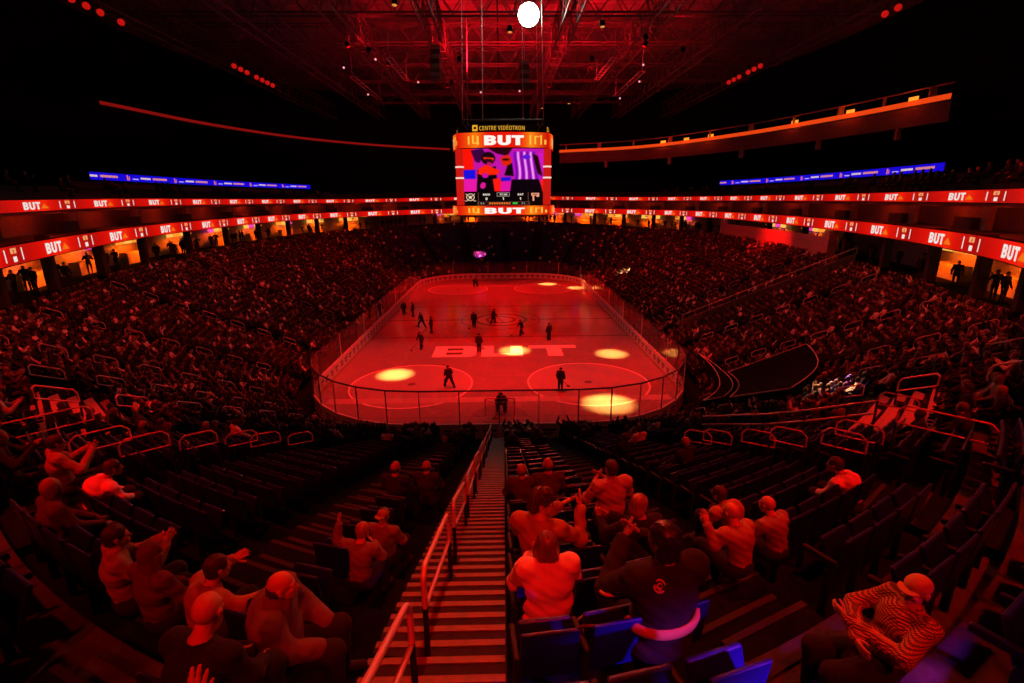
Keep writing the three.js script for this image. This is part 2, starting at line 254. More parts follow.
{
  const sh = new THREE.Shape(); const fine = rinkPath(0.02, 1.0); fine.forEach((p, i) => (i ? sh.lineTo(p.x, -p.z) : sh.moveTo(p.x, -p.z))); sh.closePath();
  const g = new THREE.ShapeGeometry(sh); g.rotateX(-Math.PI / 2); g.translate(0, 0.002, 0);
  const p = g.attributes.position, uv = g.attributes.uv; for (let i = 0; i < p.count; i++) uv.setXY(i, (p.getX(i) + 13) / 26, 1 - (p.getZ(i) - RK.z1) / 61);
  const W = 870, H = 2048, k = H / 61;
  const tex = canvasTex(W, H, (c) => {
    c.fillStyle = '#8e8e8e'; c.fillRect(0, 0, W, H);
    c.translate(0, 0); c.scale(W / 26, k); c.translate(13, 0); // metres; y = 0 at the far end
    for (let i = 0; i < 900; i++) { c.strokeStyle = `rgba(${rnd() < 0.5 ? '255,255,255' : '70,70,70'},${0.02 + 0.05 * rnd()})`; c.lineWidth = 0.05 + 0.2 * rnd(); const x = rr(-13, 13), y = rr(0, 61), a = rr(0, 6.3), l = rr(0.5, 5); c.beginPath(); c.moveTo(x, y); c.quadraticCurveTo(x + Math.cos(a) * l, y + Math.sin(a) * l, x + Math.cos(a + 0.6) * l * 1.7, y + Math.sin(a + 0.6) * l * 1.7); c.stroke(); }
    const disc = (x, y, r, f) => { c.fillStyle = f; c.beginPath(); c.arc(x, y, r, 0, 7); c.fill(); }, ring = (x, y, r, w, f) => { c.strokeStyle = f; c.lineWidth = w; c.beginPath(); c.arc(x, y, r, 0, 7); c.stroke(); };
    for (const y of [9.45, 51.55]) for (const x of [-6.7, 6.7]) { disc(x, y, 4.57, '#a6a6a6'); ring(x, y, 4.57, 0.12, '#ffffff'); disc(x, y, 0.3, '#707070'); }
    c.fillStyle = '#5a5a5a'; c.fillRect(-13, 30.35, 26, 0.3); ring(0, 30.5, 4.57, 0.12, '#606060');
    for (const y of [22.9, 38.1]) { c.fillStyle = '#6a6a70'; c.fillRect(-13, y - 0.15, 26, 0.3); }
    for (const y of [3.35, 57.65]) { c.fillStyle = '#787878'; c.fillRect(-13, y - 0.04, 26, 0.08); }
    for (const s of [0, 1]) { c.fillStyle = '#7c7c84'; c.beginPath(); c.arc(0, s ? 57.65 : 3.35, 1.83, s ? Math.PI : 0, s ? 2 * Math.PI : Math.PI); c.fill(); }
    // centre emblem: a dark wheel-like ring
    disc(0, 30.5, 3.4, '#989898'); ring(0, 30.5, 2.9, 0.5, '#666666'); ring(0, 30.5, 1.6, 0.35, '#666666');
    c.fillStyle = '#b8b8b8'; c.fillRect(-12, 54.3, 24, 0.9); c.fillRect(-10, 6.5, 20, 0.8);
    // faint grey panels of the crease-side adverts
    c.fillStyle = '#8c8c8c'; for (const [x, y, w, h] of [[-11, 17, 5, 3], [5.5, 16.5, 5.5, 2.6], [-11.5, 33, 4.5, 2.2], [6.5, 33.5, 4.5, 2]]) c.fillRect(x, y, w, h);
    // projected goal word: its light painted into the ice as block capitals
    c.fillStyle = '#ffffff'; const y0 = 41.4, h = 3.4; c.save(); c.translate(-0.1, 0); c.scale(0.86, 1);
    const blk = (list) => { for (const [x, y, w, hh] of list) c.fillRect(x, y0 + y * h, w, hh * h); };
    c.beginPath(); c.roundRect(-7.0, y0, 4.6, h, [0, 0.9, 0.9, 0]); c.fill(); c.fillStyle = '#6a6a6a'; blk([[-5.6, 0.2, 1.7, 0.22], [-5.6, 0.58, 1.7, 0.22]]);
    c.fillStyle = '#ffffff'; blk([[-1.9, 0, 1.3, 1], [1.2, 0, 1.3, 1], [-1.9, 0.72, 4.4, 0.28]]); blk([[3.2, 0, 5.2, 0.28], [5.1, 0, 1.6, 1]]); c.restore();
  });
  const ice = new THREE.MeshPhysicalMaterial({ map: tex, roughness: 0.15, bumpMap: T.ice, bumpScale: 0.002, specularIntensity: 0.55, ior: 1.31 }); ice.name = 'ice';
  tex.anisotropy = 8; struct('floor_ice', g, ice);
}
// boards and glass, panel by panel
const boardTex = canvasTex(1024, 128, (c, w, h) => {
  c.fillStyle = '#e8e4e0'; c.fillRect(0, 0, w, h); c.fillStyle = '#b8902a'; c.fillRect(0, h - 20, w, 20);
  for (let k = 0; k < 9; k++) { const x = 20 + k * 112, W = 60 + 36 * hash(k, 3); c.fillStyle = ['#1a1a22', '#30202a', '#55504a'][k % 3]; c.fillRect(x, 34, W, 16); c.fillRect(x + 6, 58, W * 0.7, 26); c.fillStyle = '#e8e4e0'; for (let i = 0; i < W * 0.65; i += 9) c.fillRect(x + 8 + i, 60, 3, 22); }
}, true);
const glassMat = new THREE.MeshPhysicalMaterial({ color: lin(0.93, 0.95, 0.95), transmission: 1, thickness: 0, roughness: 0.02, ior: 1.5 }); glassMat.name = 'rink glass';
const boardMat = M('dasher facing', 0xffffff, 0.45, { map: boardTex }), capMat = M('dasher cap', [0.6, 0.58, 0.55], 0.4), railDark = M('dark rail', [0.03, 0.03, 0.03], 0.5);
{
  const boards = thing('rink_boards', 'white advertising boards with clear glass on steel posts round the whole red-lit rink', 'boards'), glass = boards;
  const P = rinkPath(0, 2.44), n = P.length;
  for (let i = 0; i < n; i++) {
    const a = P[i], b = P[(i + 1) % n], L = Math.hypot(b.x - a.x, b.z - a.z), yaw = Math.atan2(-(b.z - a.z), b.x - a.x), cx = (a.x + b.x) / 2, cz = (a.z + b.z) / 2, nx = (a.nx + b.nx) / 2, nz = (a.nz + b.nz) / 2, l = Math.hypot(nx, nz);
    const pl = box(L - 0.015, 1.05, 0.12, 0, 0.525, 0, 0), q = pl.attributes.uv; for (let k = 0; k < q.count; k++) q.setX(k, q.getX(k) * 0.22 + i * 0.22);
    const bp = part('board_panel', pl, boardMat, boards, [cx + nx / l * 0.07, 0, cz + nz / l * 0.07], [0, yaw, 0]);
    part('cap_rail', box(L, 0.06, 0.16, 0, 1.08, 0), capMat, bp);
    const end = a.z > RK.z0 - RK.r + 0.5 && b.z > RK.z0 - RK.r - 2 || a.z < RK.z1 + RK.r ? 2.0 : 1.9;
    part('pane', box(L - 0.05, end, 0.012, 0, 1.11 + end / 2, 0), glassMat, glass, [cx + nx / l * 0.1, 0, cz + nz / l * 0.1], [0, yaw, 0]);
    part('post', box(0.05, end + 0.1, 0.05, 0, 1.11 + end / 2, 0), i % 3 ? railDark : mat.rail, glass, [a.x + a.nx * 0.1, 0, a.z + a.nz * 0.1], [0, yaw, 0]);
    if (a.z > -36) part('top_rail', box(L + 0.04, 0.075, 0.06, 0, 1.14 + end, 0), railDark, glass, [cx + nx / l * 0.1, 0, cz + nz / l * 0.1], [0, yaw, 0]);
  }
}
// goals
function goal(z, turn, label) {
  const t = thing('hockey_goal', label, 'goal', [0, 0.004, z], turn), red = M('goal red', [0.5, 0.02, 0.02], 0.4);
  part('goal_frame', tube([[-0.93, 0, 0], [-0.93, 1.2, 0], [-0.9, 1.25, 0], [0.9, 1.25, 0], [0.93, 1.2, 0], [0.93, 0, 0]], 0.035, 60, 8, 0.05), red, t);
  part('base_frame', merged([tube([[-0.93, 0.03, 0], [-0.95, 0.03, 0.7], [-0.5, 0.03, 1.1], [0.5, 0.03, 1.1], [0.95, 0.03, 0.7], [0.93, 0.03, 0]], 0.03, 40, 8), tube([[-0.9, 1.25, 0], [-0.6, 1.22, 0.45], [0, 1.22, 0.55], [0.6, 1.22, 0.45], [0.9, 1.25, 0]], 0.025, 30, 8)]), mat.wall, t);
  const cords = [], at = (a, k) => { const ang = Math.PI * a, x = -Math.cos(ang), d = Math.sin(ang); return [x * (0.93 + 0.02 * k) * (1 - 0.3 * (1 - k) * d), 1.22 * (1 - k), d * (0.55 + 0.55 * k)]; };
  for (let i = 0; i <= 22; i++) cords.push(tube([0, 0.25, 0.5, 0.75, 1].map((k) => at(i / 22, k)), 0.006, 8, 4));
  for (let j = 1; j < 9; j++) cords.push(tube([0, 0.2, 0.4, 0.5, 0.6, 0.8, 1].map((a) => at(a, j / 9)), 0.006, 14, 4));
  const net = part('net', merged(cords), mat.wall, t); net.userData.kind = 'stuff';
}
goal(-29.65, 0, 'hockey goal at the near end behind the near glass'); goal(-83.95, Math.PI, 'hockey goal at the far end of the ice');

// ---------------------------------------------------------------- scoreboard over centre ice
{
  const cx = 0.5, cz = -57.4, bot = 11.75, top = 20.75;
  const sb = thing('scoreboard', 'huge four-sided video scoreboard hanging over centre ice with round screen bands', 'scoreboard', [cx, 0, cz]);
  const plan = (hw, bulge) => { const p = []; for (let s = 0; s < 4; s++) for (let i = 0; i < 12; i++) { const f = i / 12 * 2 - 1, d = hw + bulge * (1 - f * f), a = s * Math.PI / 2, x = f * hw, z = d; p.push([x * Math.cos(a) + z * Math.sin(a), -x * Math.sin(a) + z * Math.cos(a)]); } return p; };
  const loop = (hw, bulge) => { const p = plan(hw, bulge).map(([x, z]) => ({ x, z, nx: 0, nz: 0 })); const n = p.length; p.forEach((q, i) => { const a = p[(i + n - 1) % n], b = p[(i + 1) % n], dx = b.x - a.x, dz = b.z - a.z, L = Math.hypot(dx, dz), sg = (-dz) * q.x + dx * q.z > 0 ? 1 : -1; q.nx = sg * -dz / L; q.nz = sg * dx / L; }); return [...p, { ...p[0] }]; };
  const bandTex = canvasTex(2048, 128, (c, w, h) => {
    for (let k = 0; k < 4; k++) {
      const x = k * 512, g = c.createLinearGradient(x, 0, x + 512, 0); g.addColorStop(0, '#e01808'); g.addColorStop(0.2, '#ff7a10'); g.addColorStop(0.35, '#e81808'); g.addColorStop(0.65, '#e81808'); g.addColorStop(0.8, '#ff8a18'); g.addColorStop(1, '#c81008'); c.fillStyle = g; c.fillRect(x, 0, 513, h);
      c.fillStyle = '#fff6ee'; c.font = 'bold 104px sans-serif'; c.textAlign = 'center'; c.textBaseline = 'middle'; c.save(); c.translate(x + 256, 68); c.scale(1.12, 1); c.fillText('BUT', 0, 0); c.strokeStyle = '#fff6ee'; c.lineWidth = 7; c.strokeText('BUT', 0, 0); c.restore();
      c.fillStyle = '#ffc040'; for (const [a, y, b, hh] of [[60, 30, 10, 70], [84, 22, 10, 70], [110, 30, 12, 74], [84, 84, 40, 10], [400, 26, 10, 78], [428, 30, 30, 10], [428, 30, 10, 70], [462, 22, 10, 80], [486, 60, 12, 40]]) c.fillRect(x + a, y, b, hh);
    }
  }, true);
  const led = ledMat(bandTex, 1.0);
  const band = (name, hw, bulge, y0, y1) => { const l = loop(hw, bulge), L = l.reduce((s, p, i) => (i ? s + Math.hypot(p.x - l[i - 1].x, p.z - l[i - 1].z) : 0), 0); part(name, sweep(l, [[0, y0], [0, y1]], { uScale: 1 / L, vUnit: true }), led, sb); part('band_casing', sweep(l, [[-0.04, y0 - 0.06], [-0.04, y1 + 0.06], [-0.5, y1 + 0.06], [-0.5, y0 - 0.06]], { closed: true }), mat.black, sb); };
  band('upper_band', 4.5, 0.8, 18.35, 19.75); band('lower_band', 4.65, 0.9, 11.95, 12.85);
  part('core', box(8.3, top - bot - 1.2, 8.3, 0, (top + bot) / 2 - 0.3, 0, 0.1), mat.black, sb);
  part('underside', box(9.0, 0.25, 9.0, 0, bot + 0.12, 0, 0.08), M('scoreboard grid', [0.12, 0.1, 0.1], 0.6), sb);
  // video picture: players celebrating before a rink-side crowd, plain shapes in the screen's magenta, red and blue
  const vid = canvasTex(512, 256, (out) => {
    const w = 1024, h = 512, b = document.createElement('canvas'); b.width = 112; b.height = 56; const c = b.getContext('2d'); c.scale(112 / 1024, 56 / 512);
    const W = w / 1024; c.fillStyle = '#c414a8'; c.fillRect(0, 0, w, h); c.fillStyle = '#ff1206'; c.fillRect(0, 0, 150, 250); c.fillStyle = '#1410e0'; c.fillRect(0, 250, 170, 110); c.fillStyle = '#e818a8'; c.fillRect(0, 360, 190, 160);
    const blob = (f, ...p) => { c.fillStyle = f; c.beginPath(); c.moveTo(p[0], p[1]); for (let i = 2; i < p.length; i += 2) c.lineTo(p[i], p[i + 1]); c.closePath(); c.fill(); };
    const el = (f, x, y, a, b, r = 0) => { c.fillStyle = f; c.beginPath(); c.ellipse(x, y, a, b, r, 0, 7); c.fill(); };
    blob('#3a0440', 120, 20, 260, 0, 300, 60, 220, 170, 170, 150); blob('#2a0210', 330, 0, 620, 0, 560, 90, 430, 60);
    blob('#08020a', 200, 250, 420, 210, 440, 512, 180, 512); blob('#ff2408', 210, 240, 300, 190, 470, 260, 440, 310, 260, 320, 200, 300); el('#d010a0', 290, 320, 40, 30); el('#e01890', 260, 440, 34, 40, 0.4);
    el('#1a0510', 330, 115, 86, 76); blob('#ff3010', 270, 100, 400, 110, 390, 150, 280, 150); el('#2a0610', 320, 140, 66, 20); el('#c01460', 340, 180, 30, 22);
    blob('#e0220a', 470, 110, 560, 70, 620, 130, 600, 210, 500, 200); el('#30040c', 540, 130, 44, 14); blob('#10040a', 560, 200, 640, 160, 640, 330, 520, 320); blob('#ff1a10', 380, 360, 500, 350, 520, 512, 400, 512); blob('#e412a4', 480, 390, 600, 400, 590, 512, 470, 512); blob('#1a12d8', 480, 345, 600, 340, 600, 380, 480, 390);
    blob('#b412c8', 600, 40, 900, 20, 980, 370, 640, 370); for (let k = 0; k < 7; k++) { c.strokeStyle = k % 2 ? '#f0a0f0' : '#7a0a9a'; c.lineWidth = 26; c.beginPath(); c.moveTo(650 + k * 38, 40); c.bezierCurveTo(640 + k * 40, 150, 700 + k * 34, 250, 660 + k * 44, 380); c.stroke(); }
    el('#5a18d8', 790, 100, 50, 26); blob('#06020a', 610, 370, 940, 365, 1000, 512, 590, 512); blob('#20040c', 860, 60, 930, 90, 990, 330, 930, 300); blob('#d018c0', 930, 50, 1024, 60, 1024, 300, 985, 260); blob('#ff1a10', 960, 380, 1024, 360, 1024, 512, 990, 512);
    out.imageSmoothingEnabled = true; out.imageSmoothingQuality = 'high'; out.drawImage(b, 0, 0, 512, 256);
  });
  const strip = canvasTex(1024, 192, (c, w, h) => {
    c.fillStyle = '#070304'; c.fillRect(0, 0, w, h); c.fillStyle = '#e01008'; c.fillRect(w - 22, 0, 22, h);
    c.strokeStyle = '#8a5a48'; c.lineWidth = 4; for (const x of [200, 812]) { c.beginPath(); c.moveTo(x, 6); c.lineTo(x, 186); c.stroke(); } c.strokeRect(190, 146, 640, 40);
    c.fillStyle = '#fff0e0'; c.textAlign = 'center'; c.textBaseline = 'middle'; c.font = 'bold 40px sans-serif'; for (const [s, x, y] of [['RMO', 300, 40], ['17:40', 506, 40], ['GAT', 716, 40]]) c.fillText(s, x, y); c.font = 'bold 52px sans-serif'; c.fillText('0', 300, 100); c.fillText('1', 506, 100); c.fillText('1', 716, 100);
    c.lineWidth = 3; c.strokeStyle = '#fff0e0'; c.strokeRect(430, 14, 150, 52); c.font = 'bold 22px sans-serif'; c.textAlign = 'left'; c.fillText('TI  0', 225, 166); c.fillText('TI  1', 730, 166); c.fillStyle = '#ff7a20'; for (let k = 0; k < 9; k++) c.fillRect(330 + k * 30, 154, 22, 22); c.fillStyle = '#30d040'; c.fillRect(620, 154, 60, 22);
    // left crest: round badge with crossed sticks; right mark: an angular letter-like hook
    c.strokeStyle = '#f4d0b0'; c.lineWidth = 10; c.beginPath(); c.arc(100, 76, 48, 0, 7); c.stroke(); c.lineWidth = 8; for (const s of [-1, 1]) { c.beginPath(); c.moveTo(100 - s * 58, 26); c.lineTo(100 + s * 50, 132); c.lineTo(100 + s * 72, 124); c.stroke(); } c.fillStyle = '#f4d0b0'; c.beginPath(); c.arc(100, 76, 20, 0, 7); c.fill();
    c.fillStyle = '#f0a080'; c.beginPath(); for (const [i, p] of [[850, 20], [950, 20], [950, 76], [914, 76], [914, 58], [888, 58], [888, 132], [866, 132], [866, 60], [850, 60]].entries()) (i ? c.lineTo : c.moveTo).call(c, ...p); c.fill(); c.fillStyle = '#070304'; c.fillRect(866, 34, 62, 10);
  });
  const vm = ledMat(vid, 1.0), sm2 = ledMat(strip, 0.95), red = glow('red corner light', [0.75, 0.012, 0.006], 0.75), capLight = glow('white corner light', [1, 0.7, 0.6], 1);
  const panel = (hw, bulge, y0, y1) => { const p = []; for (let i = 0; i <= 16; i++) { const f = i / 16 * 2 - 1; p.push({ x: f * hw, z: 4.4 + bulge * (1 - f * f), nx: 0, nz: 1 }); } const L = p.reduce((s, q, i) => (i ? s + Math.hypot(q.x - p[i - 1].x, q.z - p[i - 1].z) : 0), 0); return sweep(p, [[0, y0], [0, y1]], { uScale: 1 / L, vUnit: true }); };
  const gv = panel(4.2, 0.45, 14.25, 18.3), gs = panel(4.2, 0.45, 12.9, 14.22);
  for (let s = 0; s < 4; s++) { const f = part('video_screen', gv, vm, sb, [0, 0, 0], [0, s * Math.PI / 2, 0]); part('score_strip', gs, sm2, f); }
  for (let s = 0; s < 4; s++) { const a = Math.PI / 4 + s * Math.PI / 2, x = 4.36 * Math.SQRT2 * Math.sin(a), z = 4.36 * Math.SQRT2 * Math.cos(a); const c = part('corner_column', box(0.62, 5.4, 0.62, 0, 15.6, 0, 0.05), red, sb, [x, 0, z], [0, a, 0]); for (const y of [15.55, 16.6]) part('corner_lamp', box(0.66, 0.16, 0.66, 0, y, 0), capLight, c); }
  // name above the upper band, on all four sides
  const nameTex = canvasTex(1024, 96, (c, w, h) => { c.fillStyle = '#050303'; c.fillRect(0, 0, w, h); c.fillStyle = '#ffb428'; c.fillRect(30, 10, 84, 76); c.fillStyle = '#050303'; c.fillRect(52, 32, 40, 30); c.fillStyle = '#e0a030'; c.font = 'bold 74px sans-serif'; c.textBaseline = 'middle'; c.textAlign = 'left'; c.fillText('CENTRE VIDÉOTRON', 136, 52, 860); });
  const nm = ledMat(nameTex, 0.9), gn = panel(3.2, 0.5, 19.85, 20.55);
  for (let s = 0; s < 4; s++) { const f = part('name_sign', gn, nm, sb, [0, 0, 0], [0, s * Math.PI / 2, 0]); part('sign_back', box(6.5, 0.8, 0.1, 0, 20.2, 4.25), mat.black, f); }
  part('top_frame', merged([...[-4, 0, 4].flatMap((x) => [bar([x, 21, -4], [x, 21, 4], 0.1), bar([-4, 21, x], [4, 21, x], 0.1)]), ...[-4, 4].flatMap((x) => [-4, 4].map((z) => bar([x, 20.4, z], [x, 21, z], 0.1)))]), mat.steel, sb);
  for (const [x, z] of [[-4, -4], [4, -4], [-4, 4], [4, 4], [-2, 4], [2, 4]]) part('hoist_cable', bar([x, 20.9, z], [x * 0.92, 34.6, z * 0.9], 0.045), mat.rail, sb);
  for (const [x, z, ry, w] of [[0, 5.6, Math.PI, 8]]) { const l = new THREE.RectAreaLight(lin(1, 0.02, 0.1), 0.15, w, 5); l.position.set(cx, 16.5, cz + z); l.lookAt(cx, 14, 0); l.name = 'screen_glow'; scene.add(l); }
}
// ---------------------------------------------------------------- roof steel
function truss(a, b, w, h, name, label, group) {
  const A = V(...a), B = V(...b), L = A.distanceTo(B), t = thing(name, label, 'truss', a, Math.atan2(-(b[2] - a[2]), b[0] - a[0]), group), n = Math.round(L / 3);
  for (const [y, z] of [[0, -w], [0, w], [h, -w], [h, w]]) part('chord', box(L, 0.16, 0.16, L / 2, y, z), mat.steel, t);
  const br = []; for (let i = 0; i < n; i++) { const x0 = i * L / n, x1 = (i + 1) * L / n; for (const z of [-w, w]) { br.push(bar([x0, 0, z], [(x0 + x1) / 2, h, z], 0.05, 5), bar([(x0 + x1) / 2, h, z], [x1, 0, z], 0.05, 5)); } br.push(bar([x0, 0, -w], [x0, 0, w], 0.05, 5), bar([x0, h, -w], [x1, h, w], 0.04, 5)); }
  part('bracing', merged(br), mat.steel, t).userData.kind = 'stuff'; return t;
}
for (const [i, x] of [-34, -24, -15, -6.5, 7, 15.5, 24, 34].entries()) truss([x, 29.6, -30], [x, 29.6, -112], 0.7, 2.6, 'roof_truss', `long dark roof truss running down the hall, ${['leftmost', 'second from the left', 'third from the left', 'just left of the scoreboard', 'just right of the scoreboard', 'third from the right', 'second from the right', 'rightmost'][i]}`, 'long roof trusses');
for (const [i, z] of [-58, -68, -78, -88, -98, -106].entries()) truss([i < 4 ? -40 : -24, 31.6, z], [i < 4 ? 40 : 24, 31.6, z], 0.6, 2.0, 'cross_truss', `dark cross truss of the roof, ${['nearest behind the bright searchlight', 'second behind the bright searchlight', 'third behind the bright searchlight', 'third from the far wall', 'second from the far wall', 'nearest to the far wall'][i]}`, 'cross roof trusses');
// lighting bars below the trusses
for (const [x, z, l, lab] of [[-11, -62, 10, 'left of the bright lamp'], [12, -62, 10, 'right of the bright lamp'], [16.5, -70, 14, 'with a bright lit end, right of the scoreboard'], [-17, -72, 14, 'left of the scoreboard']]) {
  const t = thing('lighting_bar', `long ladder-like lighting bar hanging ${lab}`, 'lighting bar', [x, 27.4, z]);
  part('rail_pair', merged([bar([-0.3, 0, -l / 2], [-0.3, 0, l / 2], 0.06), bar([0.3, 0, -l / 2], [0.3, 0, l / 2], 0.06), ...Array.from({ length: 9 }, (_, i) => bar([-0.3, 0, -l / 2 + i * l / 8], [0.3, 0, -l / 2 + i * l / 8], 0.035))]), mat.rail, t);
  for (const z2 of [-l / 2, l / 2]) part('hanger', bar([0, 0, z2], [0, 2.3, z2], 0.03), mat.rail, t);
}
// line-array loudspeakers on both sides of the bright lamp
function lineArray(x, y, z, n, label) {
  const t = thing('line_array_speaker', label, 'loudspeaker', [x, y, z]); const g = new RoundedBoxGeometry(1.0, 0.42, 0.7, 2, 0.05);
  for (let i = 0; i < n; i++) part('speaker_box', g, i % 2 ? mat.steel : mat.wall, t, [0, -i * 0.45, 0.02 * i * i], [0.05 * i, 0, 0]);
  part('hoist_cable', bar([0, 0.2, 0], [0, 33.9 - y, 0], 0.03), mat.rail, t);
}
lineArray(-6.4, 28.6, -58, 8, 'hanging column of loudspeakers left of the bright lamp'); lineArray(2.9, 27.6, -60, 6, 'hanging column of loudspeakers just right below the bright lamp');
// ---------------------------------------------------------------- lamps: housing, yoke, glowing lens and the light itself
const lensGeo = new THREE.CircleGeometry(0.2, 24), houseGeo = new THREE.LatheGeometry([[0, 0.5], [0.16, 0.5], [0.2, 0.42], [0.22, 0.1], [0.25, 0.0], [0.235, -0.02], [0.21, 0.02], [0.21, 0.08]].map(([a, b]) => new THREE.Vector2(a, b)), 24).rotateX(-Math.PI / 2), yokeGeo = merged([tube([[-0.27, 0, -0.15], [-0.29, 0.35, -0.15], [0, 0.48, -0.15], [0.29, 0.35, -0.15], [0.27, 0, -0.15]], 0.025, 24, 6, 0.3), bar([0, 0.48, -0.15], [0, 0.8, -0.15], 0.03)]);
const lenses = {};
function stageLight(label, pos, target, color, cd, half, pen, size, seen = 2, group) {
  const t = thing('stage_light', label, 'lamp', pos, 0, group), d = V(...target).sub(V(...pos)).normalize(), key = color.getHexString() + seen;
  lenses[key] ??= glow('lamp lens', [color.r, color.g, color.b], seen);
  const head = part('housing', houseGeo, mat.black, t); head.quaternion.setFromUnitVectors(V(0, 0, 1), d);
  part('lens', lensGeo, lenses[key], head, [0, 0, 0.02]);
  part('yoke', yokeGeo, mat.steel, t, [0, 0.05, 0.15]);
  const l = new THREE.SpotLight(color, cd, 0, half * R, pen, 2); l.position.set(...V(...pos).addScaledVector(d, 0.12).toArray()); l.target.position.set(...target); l.shadow.radius = size / 0.02; l.castShadow = true; l.name = 'stage_beam'; scene.add(l, l.target);
}
const G_ICE = 'red lamps over the ice', G_STAND = 'red lamps over the stands';
for (const [z, q, w] of [[-38, 7, 7], [-57, 15, 1.5], [-76, 7, 7]]) for (const s of [-1, 1]) stageLight('red flood lamp hanging from the roof trusses above the ice', [s * q, 28.4, z], [s * w, 0, z], RED, HOUSE.ice.cd, HOUSE.ice.half, 0.7, 0.25, 1.2, G_ICE);
for (const z of [-22, -44, -66, -90]) for (const s of [-1, 1]) stageLight('red flood lamp hanging from the outer trusses above a side stand', [s * 13, 28.8, z], [s * 23, 4, z - 1], RED, HOUSE.stand.cd, HOUSE.stand.half, 0.8, 0.3, 1.2, G_STAND);
// over the near blocks, out of the picture above and behind the camera
stageLight('red lamp above and behind the near right rows', [2.6, 24, 7], [1.2, 10.4, -3.6], RED, HOUSE.front.cd, 13, 0.8, 0.3, 1.2);
stageLight('red lamp above and behind the near left rows', [-4.5, 24, 7], [-2.6, 10.6, -3.4], RED, HOUSE.front.cd * 0.85, 15, 0.8, 0.3, 1.2);
stageLight('red lamp above the far left of the near rows', [-9, 25, -2], [-6.5, 9.5, -7], RED, HOUSE.front.cd * 1.9, 20, 0.9, 0.3, 1.2);
stageLight('red lamp above the far right of the near rows', [9.5, 25, -1], [6.5, 9.5, -6], RED, HOUSE.front.cd * 1.9, 20, 0.9, 0.3, 1.2);
stageLight('warm lamp above the first rows by the near glass', [1, 27, -14], [1, 10.6, -4.2], lin(1, 0.035, 0.008), 900, 12, 0.9, 0.25, 1.2);
stageLight('violet lamp behind the last row on the right', [7, 13.6, 1.5], [3.5, 10.3, -1.7], VIOLET, 380, 10, 0.5, 0.2, 1.2);
stageLight('added narrow violet lamp behind the last row, beside the wider violet lamp', [6.5, 13.6, 1.8], [2.0, 10.5, -2.05], VIOLET, 520, 5, 0.4, 0.2, 1.2);  // second violet lamp, put in to tint the nearest seats on the right
// narrow hot beams: pools on the ice and on parts of the crowd
const POOLS = [[-8.4, -38, 'left near circle'], [1.3, -44.3, 'middle of the near goal word'], [10, -42.9, 'right end of the goal word'], [7.4, -31.5, 'right near corner'], [11.9, -78, 'far right corner'], [7.7, -82, 'far end right of the middle']];
for (const [x, z, where] of POOLS) stageLight(`narrow warm spotlight making the pool on the ice, ${where}`, [x * 0.9, 27.5, z - 5], [x, 0, z], HOT, HOUSE.pool.cd, where === 'right near corner' ? 4.3 : HOUSE.pool.half, 1, 0.05, 0.7);
stageLight('white spotlight on a lit group of spectators in the right stand', [13, 28, -34], [12.2, 7.2, -17.0], WHITE, 26000, 2.6, 1, 0.05, 0.7);
stageLight('white spotlight on a lit patch of the far right crowd', [11, 28, -66], [18.4, 3.4, -74.8], WHITE, 30000, 2.6, 1, 0.05, 0.7);
stageLight('violet spotlight on the lit group of spectators in the right stand', [10, 28, -38], [12.6, 7.3, -17.3], VIOLET, 26000, 1.2, 1, 0.05, 0.7);
for (const s of [-1, 1]) stageLight(`added narrow red lamp on the bare row ends, ${s < 0 ? 'left' : 'right'}`, [s * 9, 27, -14], s < 0 ? [-11.8, 7.6, -13.4] : [10.8, 7.6, -12.6], RED, 1700, 9, 0.8, 0.2, 1);  // unseen lamps put in to brighten the bare row ends
stageLight('magenta spotlight on a few seats of the far end stand', [-6, 28, -72], [-4.0, 4.2, -93.6], lin(1, 0.08, 0.55), 60000, 2.3, 0.6, 0.05, 0.7);
stageLight('added red lamp washing the pale parapet high on the right stand', [15, 28.8, -56], [32.6, 9.4, -59], RED, 9000, 11, 0.9, 0.2, 1);  // extra lamp with no known source, so the parapet comes out bright
// the very bright lamp under the roof that faces the camera
{
  const p = [3.1, 30.6, -55], t = thing('searchlight', 'dazzling white round searchlight facing the stand, above the scoreboard', 'lamp', p);
  const d = V(0.28, 13.4, 0).sub(V(...p)).normalize(), head = new THREE.Group(); head.name = 'head'; head.quaternion.setFromUnitVectors(V(0, 0, 1), d); t.add(head);
  part('housing', new THREE.LatheGeometry([[0, -0.9], [0.6, -0.8], [1.0, -0.2], [1.12, 0.1], [1.06, 0.14], [1.0, 0.05]].map(([a, b]) => new THREE.Vector2(a, b)), 40).rotateX(Math.PI / 2), mat.black, head);
  part('lens', new THREE.SphereGeometry(1.02, 32, 12, 0, 7, 0, 0.9).rotateX(Math.PI / 2).scale(1.25, 1.25, 0.6).translate(0, 0, -0.3), glow('searchlight lens', [1, 0.86, 0.7], 60), head);
  part('yoke', tube([[-1.25, 0, 0], [-1.3, 1, 0], [0, 1.7, 0], [1.3, 1, 0], [1.25, 0, 0]], 0.08, 40, 8), mat.steel, t);
  const l = new THREE.SpotLight(lin(1, 0.06, 0.02), 2600, 0, 16 * R, 0.9, 2); l.position.set(...V(...p).addScaledVector(d, 0.9).toArray()); l.target.position.set(0.5, 10.5, -5); l.shadow.radius = 40; l.castShadow = true; l.name = 'searchlight_beam'; scene.add(l, l.target);
}
